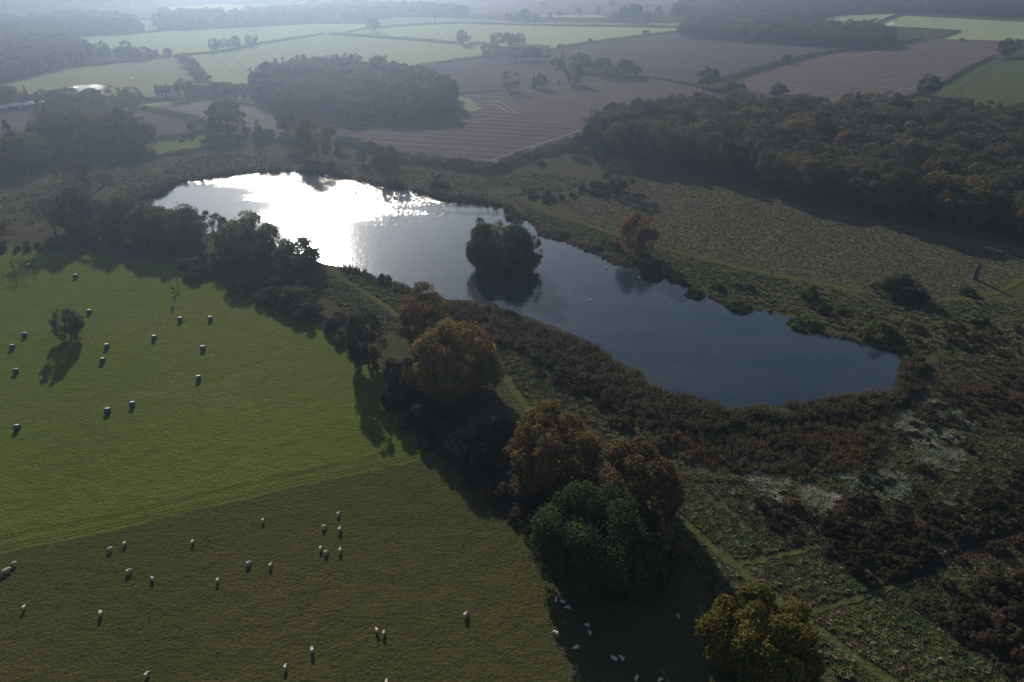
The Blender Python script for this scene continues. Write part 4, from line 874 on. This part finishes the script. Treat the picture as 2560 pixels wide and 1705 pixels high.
cover('undergrowth', PX([(1680, 1150), (1900, 1180), (2060, 1000), (2200, 880), (2400, 830), (2400, 1620), (2340, 1560), (2130, 1430), (1940, 1300), (1740, 1200)]), .5, .18, .5, K_bram, 16, .52, .05)
cover('rough_grass', PX([(1680, 1150), (1900, 1180), (2060, 1000), (2200, 880), (2400, 830), (2420, 1640), (2340, 1580), (2130, 1440), (1940, 1310), (1740, 1210)]), 1.1, .7, 1.35, K_heath, 60)
cover('rough_grass', PX([(1010, 1055), (1150, 1170), (1255, 1330), (1345, 1600), (1400, 1700), (-200, 1700), (-200, 1330), (200, 1238), (600, 1143)]), .05, .5, 1.1, K_lawn, 62, .42, .04, clear=0)
cover('rough_grass', PX([(1100, 775), (1400, 900), (1640, 1000), (2060, 960), (2120, 840), (2240, 810), (2420, 790), (2420, 1640), (2330, 1620), (1900, 1460), (1560, 1195), (1240, 965)]), .6, .6, 1.2, K_heath, 63)
cover('undergrowth', PX([(1960, 1240), (2080, 1180), (2400, 1080), (2400, 1240), (2200, 1290), (2060, 1330)]), .6, .25, .55, K_bram, 17, .42, .06)
cover('undergrowth', PX([(2100, 1400), (2250, 1330), (2400, 1300), (2400, 1620), (2330, 1560)]), .6, .25, .6, K_bram, 18, .42, .06)
cover('undergrowth', PX([(1020, 735), (1200, 790), (1330, 850), (1450, 960), (1560, 1010), (1640, 1080), (1700, 1130), (1620, 1110), (1450, 1000), (1300, 900), (1150, 810)]), .22, .3, .7, K_bram, 19, .50, .08)
cover('undergrowth', PX([(1220, 500), (1330, 535), (1560, 620), (1700, 655), (1850, 690), (2050, 740), (2400, 760), (2400, 850), (2100, 810), (1850, 720), (1640, 672), (1500, 612), (1300, 540)]), .16, .2, .5, K_bram, 20, .50, .07)
cover('undergrowth', PX([(1180, 440), (1300, 425), (1440, 420), (1440, 460), (1330, 480), (1220, 460)]), .16, .3, .6, K_bram, 21, .46, .07)
for k, q in enumerate(([(1790, 1205), (1900, 1195), (2000, 1215), (2090, 1240), (2080, 1285), (1960, 1297), (1850, 1262)], [(2095, 1195), (2180, 1170), (2270, 1185), (2265, 1245), (2150, 1250)], [(2330, 1265), (2400, 1255), (2440, 1300), (2350, 1312)], [(2210, 1020), (2330, 1000), (2440, 1060), (2400, 1110), (2280, 1120), (2200, 1080)], [(2290, 1120), (2400, 1130), (2400, 1180), (2290, 1170)])):
    cover('pale_grass', q, 1.1, .7, 1.2, K_pale, 40 + k, .36, .12)
cover('undergrowth', PX([(880, 880), (960, 960), (1010, 1040), (1060, 1085), (1150, 1160), (1230, 1230), (1330, 1290), (1250, 1150), (1180, 1020), (1080, 990), (960, 900)]), .25, .4, .9, K_bram, 50, .35, .06)

# ------------------------------------------------------------------ sheep
M_fleece = N('fleece'); n = M_fleece
tc = n.new('ShaderNodeTexCoord'); sp = n.new('ShaderNodeSeparateXYZ'); n.l(tc.outputs['Object'], sp.inputs[0])
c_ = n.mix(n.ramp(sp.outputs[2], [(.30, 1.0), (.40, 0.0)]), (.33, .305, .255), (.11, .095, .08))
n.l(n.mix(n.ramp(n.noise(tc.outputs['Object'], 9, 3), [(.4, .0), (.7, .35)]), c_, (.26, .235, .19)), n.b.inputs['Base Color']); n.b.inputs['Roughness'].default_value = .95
n.l(n.bump(n.noise(tc.outputs['Object'], 30, 3), .5, .03), n.b.inputs['Normal']); M_fleece = n.m
def sheep_mesh(name, graze):
    v = [(-.48, 0, .56), (-.30, 0, .60), (0, 0, .60), (.28, 0, .60), (.44, 0, .60)]; r = [.22, .31, .34, .31, .24]; e = [(0, 1), (1, 2), (2, 3), (3, 4)]
    if graze: nk = [((.60, 0, .48), .13), ((.68, 0, .28), .10), ((.76, 0, .12), .075), ((.83, 0, .05), .055)]
    else: nk = [((.58, 0, .58), .18), ((.70, 0, .58), .12), ((.79, 0, .54), .09), ((.87, 0, .47), .055)]
    p = 4
    for q, rr in nk: v.append(q); r.append(rr); e.append((p, len(v) - 1)); p = len(v) - 1
    hd = len(v) - 3
    if not graze: v = [(x * .82, y, z) for x, y, z in v]
    for s in (-1, 1):
        q = np.array(v[hd]); v.append(tuple(q + np.array((-.02, s * .15, .03)))); r.append(.03); e.append((hd, len(v) - 1))
    for at_, x in ((1, -.36), (3, .34)):
        for s in (-1, 1):
            b = len(v); back = at_ == 1
            v += [(x, s * .14, .40), (x + (-.06 if back else .01), s * .15, .24), (x + (.0 if back else 0), s * .15, .03)]; r += [.09, .05, .045]; e += [(at_, b), (b, b + 1), (b + 1, b + 2)]
    v.append((-.66, 0, .50)); r.append(.05); e.append((0, len(v) - 1))
    m = bpy.data.meshes.new(name); m.from_pydata(v, e, []); o = bpy.data.objects.new('tmp', m); C.objects.link(o)
    o.modifiers.new('s', 'SKIN'); sk = m.skin_vertices[0].data
    for i, rr in enumerate(r): sk[i].radius = (rr * .92, rr)
    sk[2].use_root = True
    sub = o.modifiers.new('d', 'SUBSURF'); sub.levels = 2; sub.render_levels = 2
    dg = bpy.context.evaluated_depsgraph_get(); out = bpy.data.meshes.new_from_object(o.evaluated_get(dg)); out.name = name
    bpy.data.objects.remove(o); out.materials.clear(); out.materials.append(M_fleece); out.polygons.foreach_set('use_smooth', [True] * len(out.polygons)); return out
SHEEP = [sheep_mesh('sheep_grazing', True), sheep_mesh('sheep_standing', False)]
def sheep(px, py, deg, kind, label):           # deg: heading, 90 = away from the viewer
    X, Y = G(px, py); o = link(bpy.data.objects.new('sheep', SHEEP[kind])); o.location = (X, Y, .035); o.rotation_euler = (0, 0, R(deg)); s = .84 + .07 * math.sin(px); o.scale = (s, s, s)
    tag(o, label, 'sheep', 'sheep in the pasture')
for a in ((658, 1304, 85, 1, 'white sheep alone, nearest the boundary with the greener field in the middle'),
          (846, 1288, 70, 0, 'white sheep, topmost of the six grouped below the middle of the boundary'),
          (810, 1320, 35, 0, 'white sheep of the six, standing left of two near the top of the group'),
          (850, 1327, 80, 0, 'white sheep of the six, right one of the second pair down'),
          (802, 1374, 85, 1, 'small upright white sheep, left in the lowest row of the six'),
          (815, 1384, 40, 0, 'turned white sheep, middle in the lowest row of the six'),
          (851, 1379, 82, 1, 'white sheep facing away, right in the lowest row of the six'),
          (313, 1362, 85, 1, 'small white sheep right of a stretched one, just below the field boundary'),
          (276, 1376, 200, 0, 'white sheep seen sideways with a slanting shadow, just below the field boundary'),
          (482, 1358, 100, 0, 'white sheep alone between the boundary and the middle of the pasture'),
          (37, 1412, 190, 0, 'white sheep, upper one of three close together at the left edge'),
          (22, 1427, 195, 0, 'white sheep, middle one of three close together at the left edge'),
          (14, 1432, 205, 0, 'white sheep, lowest one of three close together at the left edge'),
          (323, 1432, 50, 0, 'white sheep below the stretched one, head turned right'),
          (382, 1450, 150, 0, 'brownish white sheep curled over its grazing'),
          (622, 1412, 45, 0, 'plump white sheep, left one of a wide pair in mid pasture'),
          (677, 1416, 75, 0, 'plump white sheep, right one of a wide pair in mid pasture'),
          (545, 1454, 95, 1, 'slim white sheep alone below the wide pair'),
          (62, 1522, 100, 1, 'small white sheep alone low on the left'),
          (253, 1537, 120, 0, 'white sheep alone low in the left half'),
          (781, 1629, 110, 0, 'round white sheep alone near the bottom of the picture'),
          (714, 1671, 88, 1, 'white sheep with a long shadow close to the bottom edge'),
          (368, 1690, 75, 0, 'long white sheep cut close by the bottom edge on the left'),
          (1164, 1541, 60, 0, 'white sheep alone in the sun halfway to the oak shade'),
          (942, 1579, 120, 1, 'white sheep, left one of a close pair in the sun'),
          (960, 1586, 85, 0, 'white sheep, right one of a close pair in the sun'),
          (967, 1709, 90, 0, 'sheep just touching the bottom edge below the close pair'),
          (1390, 1503, 80, 1, 'bluish sheep, leftmost of three in the shade at the oak foot'),
          (1407, 1508, 160, 0, 'bluish sheep, middle of three in the shade at the oak foot'),
          (1419, 1522, 170, 0, 'bluish sheep, lowest of three in the shade at the oak foot'),
          (1468, 1567, 150, 0, 'bluish sheep, upper one of two in the middle of the shade'),
          (1474, 1586, 95, 1, 'bluish sheep, lower one of two in the middle of the shade'),
          (1390, 1587, 150, 0, 'sheep straddling the edge of the shade'),
          (1440, 1623, 195, 0, 'bluish sheep lying sideways alone in the shade'),
          (1535, 1651, 140, 0, 'bluish sheep, left one of two low in the shade'),
          (1554, 1650, 125, 0, 'bluish sheep, right one of two low in the shade'),
          (1591, 1700, 60, 0, 'bluish sheep at the bottom edge in the shade'),
          (1650, 1704, 30, 0, 'bluish sheep half cut by the bottom edge in the shade'),
          (1695, 1545, 110, 1, 'bluish sheep hidden deep in the shade beside the yellow tree')):
    sheep(*a)

# ------------------------------------------------------------------ wrapped hay bales
nb = N('bale_wrap'); tc = nb.new('ShaderNodeTexCoord'); f = nb.noise(tc.outputs['Object'], 5, 3)
nb.l(nb.ramp(f, [(.3, (.018, .020, .022)), (.7, (.040, .042, .044))]), nb.b.inputs['Base Color']); nb.b.inputs['Roughness'].default_value = .42
wv = nb.new('ShaderNodeTexWave'); wv.bands_direction = 'X'; wv.inputs['Scale'].default_value = 4; wv.inputs['Distortion'].default_value = 2; nb.l(tc.outputs['Object'], wv.inputs[0])
nb.l(nb.bump(wv.outputs['Fac'], .5, .02, None), nb.b.inputs['Normal'])
def bale_mesh():
    rs = np.random.RandomState(3); V = []; Q = []; k = 32
    prof = [(-.62, .0), (-.63, .35), (-.62, .60), (-.58, .66), (-.45, .68), (-.2, .70), (0, .69), (.2, .70), (.45, .68), (.58, .66), (.62, .60), (.63, .35), (.62, .0)]
    for x, r_ in prof:
        for j in range(k):
            a = 2 * math.pi * j / k; rr = max(r_, .02) * (1 + rs.normal(0, .008)); y, z = rr * math.cos(a), rr * math.sin(a)
            V.append((x + rs.normal(0, .006), y * 1.03, max(z, -.63) * (1 if z < 0 else .98) + .63))
    for i in range(len(prof) - 1):
        for j in range(k): Q.append((i * k + j, (i + 1) * k + j, (i + 1) * k + (j + 1) % k, i * k + (j + 1) % k))
    m = fmesh('hay_bale', V, Q, nb.m); m.polygons.foreach_set('use_smooth', [True] * len(Q)); return m
BALE = bale_mesh()
for x, y, d, lab in ((73, 668, 20, 'farthest dark hay bale, touching the tree shade beside a sapling'), (190, 694, 12, 'dark hay bale alone below the tree shade'), (224, 783, 25, 'dark hay bale right of the lone dark tree'),
                     (451, 802, 22, 'dark hay bale, left one of two level with the lone tree'), (526, 800, 20, 'dark hay bale, right one of two level with the lone tree'), (63, 841, 28, 'dark hay bale, upper one of two left of the lone tree'),
                     (32, 871, 26, 'dark hay bale, lower one of two left of the lone tree'), (41, 932, 30, 'dark hay bale alone at the left edge below the tree shadow'), (268, 869, 24, 'dark hay bale, upper one of a close vertical pair'),
                     (257, 905, 22, 'dark hay bale, lower one of a close vertical pair'), (386, 848, 22, 'dark hay bale alone right of the vertical pair'), (508, 874, 18, 'dark hay bale alone near the middle, above the squarish one'),
                     (497, 949, 30, 'squarish dark hay bale nearest the middle of the field'), (332, 1015, 22, 'dark hay bale, right one of the nearest pair'), (270, 1031, 16, 'dark hay bale, left one of the nearest pair'),
                     (44, 1073, 20, 'nearest dark hay bale, low at the left edge')):
    X, Y = G(x, y); o = link(bpy.data.objects.new('hay_bale', BALE)); o.location = (X, Y, .02); o.rotation_euler = (0, 0, R(d - 8)); o.scale = (.98, .98, .96)
    tag(o, lab, 'hay bale', 'wrapped hay bales')

# ------------------------------------------------------------------ saplings in tree guards
M_guard = plain('guard_plastic', (.10, .075, .05), .7, .2)
def sapling(bx, by, ty, col, label, leafy=.8):
    X, Y = G(bx, by); H = max(2.0, hgt(by, ty)); rs = np.random.RandomState(int(bx)); root = empty('sapling', (X, Y, 0)); tag(root, label, 'sapling', 'staked saplings')
    vs, qs = [], []; tube(vs, qs, [(0, 0, 0), (.03, 0, H * .5), (0, .05, H)], [.05, .04, .015], 6); link(bpy.data.objects.new('stem', fmesh('stem', np.concatenate(vs), qs, M_bark)), root)
    vs, qs = [], []; tube(vs, qs, [(0, 0, 0), (0, 0, .6), (0, 0, 1.25)], [.14, .13, .14], 10); link(bpy.data.objects.new('guard', fmesh('guard', np.concatenate(vs), qs, M_guard)), root)
    V, Q, _ = crown(int(bx), H, H * leafy * .45, H * .45, 10, 420, .10, 'tall'); o = link(bpy.data.objects.new('crown', fmesh('crown', V, Q, M_leaf)), root); o.color = (*COL[col], 1)
for a in ((34, 673, 655, 'dark', 'small sapling at the left edge of the bale field'), (150, 660, 632, 'rust', 'rusty sapling on the edge of the tree shade'), (446, 713, 678, 'rust', 'tall thin sapling standing in the tree shadow tip'), (439, 747, 718, 'brown', 'thin sapling just below the shadow tip one'),
          (1771, 672, 656, 'brown', 'sapling on the meadow beside the mown path, middle of the row'), (1927, 695, 676, 'brown', 'sapling right on the mown path edge'), (2056, 671, 662, 'brown', 'short stump like sapling out on the meadow'), (2158, 727, 714, 'dark', 'sapling near the thorn bush on the meadow'),
          (1824, 641, 628, 'brown', 'sapling out on the meadow nearest the large wood'), (2266, 677, 669, 'brown', 'tiny sapling right of the meadow centre'), (1950, 536, 520, 'brown', 'sapling by the shadow edge of the large wood'), (968, 792, 776, 'dark', 'dark sapling beside the tall rust tree'), (896, 770, 752, 'dark', 'dark sapling left of the near path'), (1786, 1470, 1445, 'brown', 'brown leaved sapling in rough grass left of the near path')):
    sapling(*a)

# ------------------------------------------------------------------ broken tree trunk on the meadow
X, Y = G(2436, 698); H = hgt(698, 660); root = empty('broken_trunk', (X, Y, 0)); tag(root, 'pale broken tree trunk standing dead on the right meadow', 'dead tree')
M_snag = plain('weathered_wood', (.055, .050, .046), .9, .35, 3)
vs, qs = [], []; tube(vs, qs, [(0, 0, -.1), (.02, 0, .8), (-.03, .05, H * .4), (.02, 0, H * .7), (.0, .1, H * .9), (.06, .1, H)], [1.05, .8, .7, .74, .6, .2], 10)
link(bpy.data.objects.new('trunk', fmesh('trunk', np.concatenate(vs), qs, M_snag)), root)
vs, qs = [], []; tube(vs, qs, [(.1, 0, H * .72), (.6, .1, H * .86), (.7, .1, H * 1.02)], [.3, .24, .05], 8); tube(vs, qs, [(-.05, 0, H * .6), (-.45, -.1, H * .7)], [.25, .06], 7)
link(bpy.data.objects.new('branch', fmesh('branch', np.concatenate(vs), qs, M_snag)), root)

# ------------------------------------------------------------------ birds on the lake
M_swan = plain('white_feathers', (.75, .74, .70), .7, .1); M_duck = plain('dark_feathers', (.05, .045, .04), .7, .3)
def bird(px, py, deg, s, mat, label, cat, name):
    X, Y = G(px, py); bm = bmesh.new(); bmesh.ops.create_uvsphere(bm, u_segments=14, v_segments=8, radius=1)
    for v in bm.verts:
        t = v.co.x; v.co = Vector((t * .45, v.co.y * .22 * (1 - .25 * abs(t)), v.co.z * .17 + .12 + (.12 * t * t if t < 0 else 0)))
    o = bmo(name, bm, mat, None, True); vs, qs = [], []
    tube(vs, qs, [(.32, 0, .15), (.46, 0, .38), (.42, 0, .58), (.55, 0, .66), (.72, 0, .62)], [.09, .06, .055, .07, .02], 8)
    link(bpy.data.objects.new('neck', fmesh('neck', np.concatenate(vs), qs, mat)), o)
    o.location = (X, Y, .06); o.rotation_euler = (0, 0, R(deg)); o.scale = (s, s, s); tag(o, label, cat, 'water birds')
bird(1473, 752, 30, .9, M_swan, 'bright white swan alone in the middle of the open lake', 'swan', 'swan')
bird(1371, 651, 200, .7, M_swan, 'white bird floating right of the island', 'swan', 'swan')
bird(1515, 674, 10, .9, M_duck, 'dark duck left of the tree reflection', 'duck', 'duck')
bird(1598, 694, 160, .65, M_swan, 'pale bird in the tree reflection near the right bank', 'swan', 'swan')

# ------------------------------------------------------------------ farmhouse and sheds
M_render = plain('white_render', (.42, .42, .41), .9, .08, .8); M_slate = plain('slate_roof', (.085, .082, .085), .7, .25, 2); M_brick = plain('chimney_brick', (.20, .10, .07), .9, .25, 4)
M_glass = plain('window_glass', (.16, .17, .18), .3, .1); M_tin = plain('tin_roof', (.20, .215, .23), .35, .12, 1.0); M_board = plain('dark_boards', (.07, .06, .05), .9, .3, 2); M_door = plain('green_door', (.05, .08, .06), .5, .1)
def gable(parent, x0, x1, y0, y1, eave, ridge, along, wallm, roofm, over=.35):
    """walls with gables and a pitched roof, ridge along 'x' or 'y'"""
    bm = bmesh.new()
    if along == 'x': a = [(x0, y0, 0), (x0, y1, 0), (x0, y1, eave), (x0, (y0 + y1) / 2, ridge), (x0, y0, eave)]; d = Vector((x1 - x0, 0, 0))
    else: a = [(x1, y0, 0), (x0, y0, 0), (x0, y0, eave), ((x0 + x1) / 2, y0, ridge), (x1, y0, eave)]; d = Vector((0, y1 - y0, 0))
    v0 = [bm.verts.new(p) for p in a]; v1 = [bm.verts.new(Vector(p) + d) for p in a]; bm.faces.new(v0[::-1]); bm.faces.new(v1)
    for i in range(5): bm.faces.new((v0[i], v0[(i + 1) % 5], v1[(i + 1) % 5], v1[i]))
    bmesh.ops.recalc_face_normals(bm, faces=bm.faces[:]); bmo('wall', bm, wallm, parent)
    bm = bmesh.new(); th = .18
    if along == 'x':
        sl = (ridge - eave) / ((y1 - y0) / 2); e = eave - sl * over; ym = (y0 + y1) / 2; sec = [(y0 - over, e), (ym, ridge), (y1 + over, e)]
        q0 = [(x0 - over, y, z + .03) for y, z in sec] + [(x0 - over, y, z + .03 + th) for y, z in sec[::-1]]; dd = Vector((x1 - x0 + 2 * over, 0, 0))
    else:
        sl = (ridge - eave) / ((x1 - x0) / 2); e = eave - sl * over; xm = (x0 + x1) / 2; sec = [(x0 - over, e), (xm, ridge), (x1 + over, e)]
        q0 = [(x, y0 - over, z + .03) for x, z in sec] + [(x, y0 - over, z + .03 + th) for x, z in sec[::-1]]; dd = Vector((0, y1 - y0 + 2 * over, 0))
    w0 = [bm.verts.new(p) for p in q0]; w1 = [bm.verts.new(Vector(p) + dd) for p in q0]
    for i in range(6): bm.faces.new((w0[i], w0[(i + 1) % 6], w1[(i + 1) % 6], w1[i]))
    for L in (w0, w1): bm.faces.new((L[0], L[1], L[4], L[5])); bm.faces.new((L[1], L[2], L[3], L[4]))
    bmesh.ops.recalc_face_normals(bm, faces=bm.faces[:]); return bmo('roof', bm, roofm, parent)
X, Y = G(418, 244); root = empty('farmhouse', (X, Y, 0), R(8)); tag(root, 'white farmhouse with a steep grey roof and two chimneys beside a big brown tree', 'house')
rf = gable(root, -8, 5, 0, 6, 4.2, 8.2, 'x', M_render, M_slate); rf2 = gable(root, 4.2, 9.2, -5, 5.6, 4.2, 8.0, 'y', M_render, M_slate)
for x, y, z in ((-7.6, 3, 7.2), (.5, 3, 7.4)):
    bm = bmesh.new(); box(bm, x - .45, x + .45, y - .4, y + .4, z, z + 2.3); box(bm, x - .52, x + .52, y - .47, y + .47, z + 2.3, z + 2.45); bmo('chimney', bm, M_brick, rf)
def window(x, y, z, ax, w_=1.1, h=1.3):
    bm = bmesh.new()
    if ax == 'y': box(bm, x - w_ / 2, x + w_ / 2, y - .08, y + .02, z, z + h)
    else: box(bm, x - .08, x + .02, y - w_ / 2, y + w_ / 2, z, z + h)
    bmo('window', bm, M_glass, root)
for x in (-6.2, -3.4, -.6, 2.2):
    window(x, 0, 2.7, 'y', 1.0, 1.1)
    if x != -.6: window(x, 0, .8, 'y')
window(6.7, -5, 2.9, 'y'); window(5.6, -5, .9, 'y'); window(7.9, -5, .9, 'y'); window(-8, 3, 2.9, 'x')
bm = bmesh.new(); box(bm, -1.1, -.1, -.09, .02, .02, 2.1); bmo('door', bm, M_door, root)
for i, (a, b, lab) in enumerate((((-30, 284), (22, 277), 'long low pale roofed shed cut by the left edge'), ((26, 276), (80, 269), 'long low pale roofed shed, middle of the row'), ((86, 267.5), (113, 263), 'shortest pale roofed shed, right end of the row'))):
    A, B = np.array(G(*a)), np.array(G(*b)); L = np.linalg.norm(B - A); m_ = (A + B) / 2; root = empty('farm_shed', (m_[0], m_[1], 0), math.atan2(B[1] - A[1], B[0] - A[0])); tag(root, lab, 'shed', 'long sheds')
    gable(root, -L / 2, L / 2, 0, 7, 2.3, 3.6, 'x', M_board, M_tin, .3)
    bm = bmesh.new(); box(bm, -1.2, 1.2, -.06, .02, .05, 2.0); bmo('door', bm, M_tin, root)

# ------------------------------------------------------------------ bonfire smoke and haze
def vol(name, density, color, g):
    m = bpy.data.materials.new(name); m.use_nodes = True; t = m.node_tree; t.nodes.remove(t.nodes['Principled BSDF'])
    v = t.nodes.new('ShaderNodeVolumePrincipled'); v.inputs['Density'].default_value = density; v.inputs['Color'].default_value = (*color, 1); v.inputs['Anisotropy'].default_value = g
    t.links.new(v.outputs[0], t.nodes['Material Output'].inputs['Volume']); return m
M_smoke = vol('smoke', .03, (.9, .9, .92), .3)
for bx, by, hh, dr in ((2180, 66, 15, 22), (2208, 74, 10, 18)):
    X, Y = G(bx, by); bm = bmesh.new(); prev = None; L = 9
    for i in range(L):
        f = i / (L - 1); cx, cz, r_ = dr * f ** 1.3, .3 + hh * f ** .8, .8 + 4.2 * f; ring = [bm.verts.new((cx + r_ * math.cos(a) * (1 + .2 * math.sin(3 * a + i)), r_ * math.sin(a), cz + .3 * r_ * math.sin(a + i))) for a in [2 * math.pi * j / 14 for j in range(14)]]
        if prev:
            for j in range(14): bm.faces.new((prev[j], prev[(j + 1) % 14], ring[(j + 1) % 14], ring[j]))
        else: bm.faces.new(ring[::-1])
        prev = ring
    bm.faces.new(prev); bmesh.ops.recalc_face_normals(bm, faces=bm.faces[:]); o = bmo('smoke', bm, M_smoke); o.location = (X, Y, .5); o['kind'] = 'stuff'
bm = bmesh.new(); box(bm, -4400, 4400, -600, 6200, -1.0, 104.0); bmesh.ops.recalc_face_normals(bm, faces=bm.faces[:]); o = bmo('haze', bm, vol('haze', HAZE_DENSITY, HAZE_COLOR, HAZE_G)); o['kind'] = 'stuff'
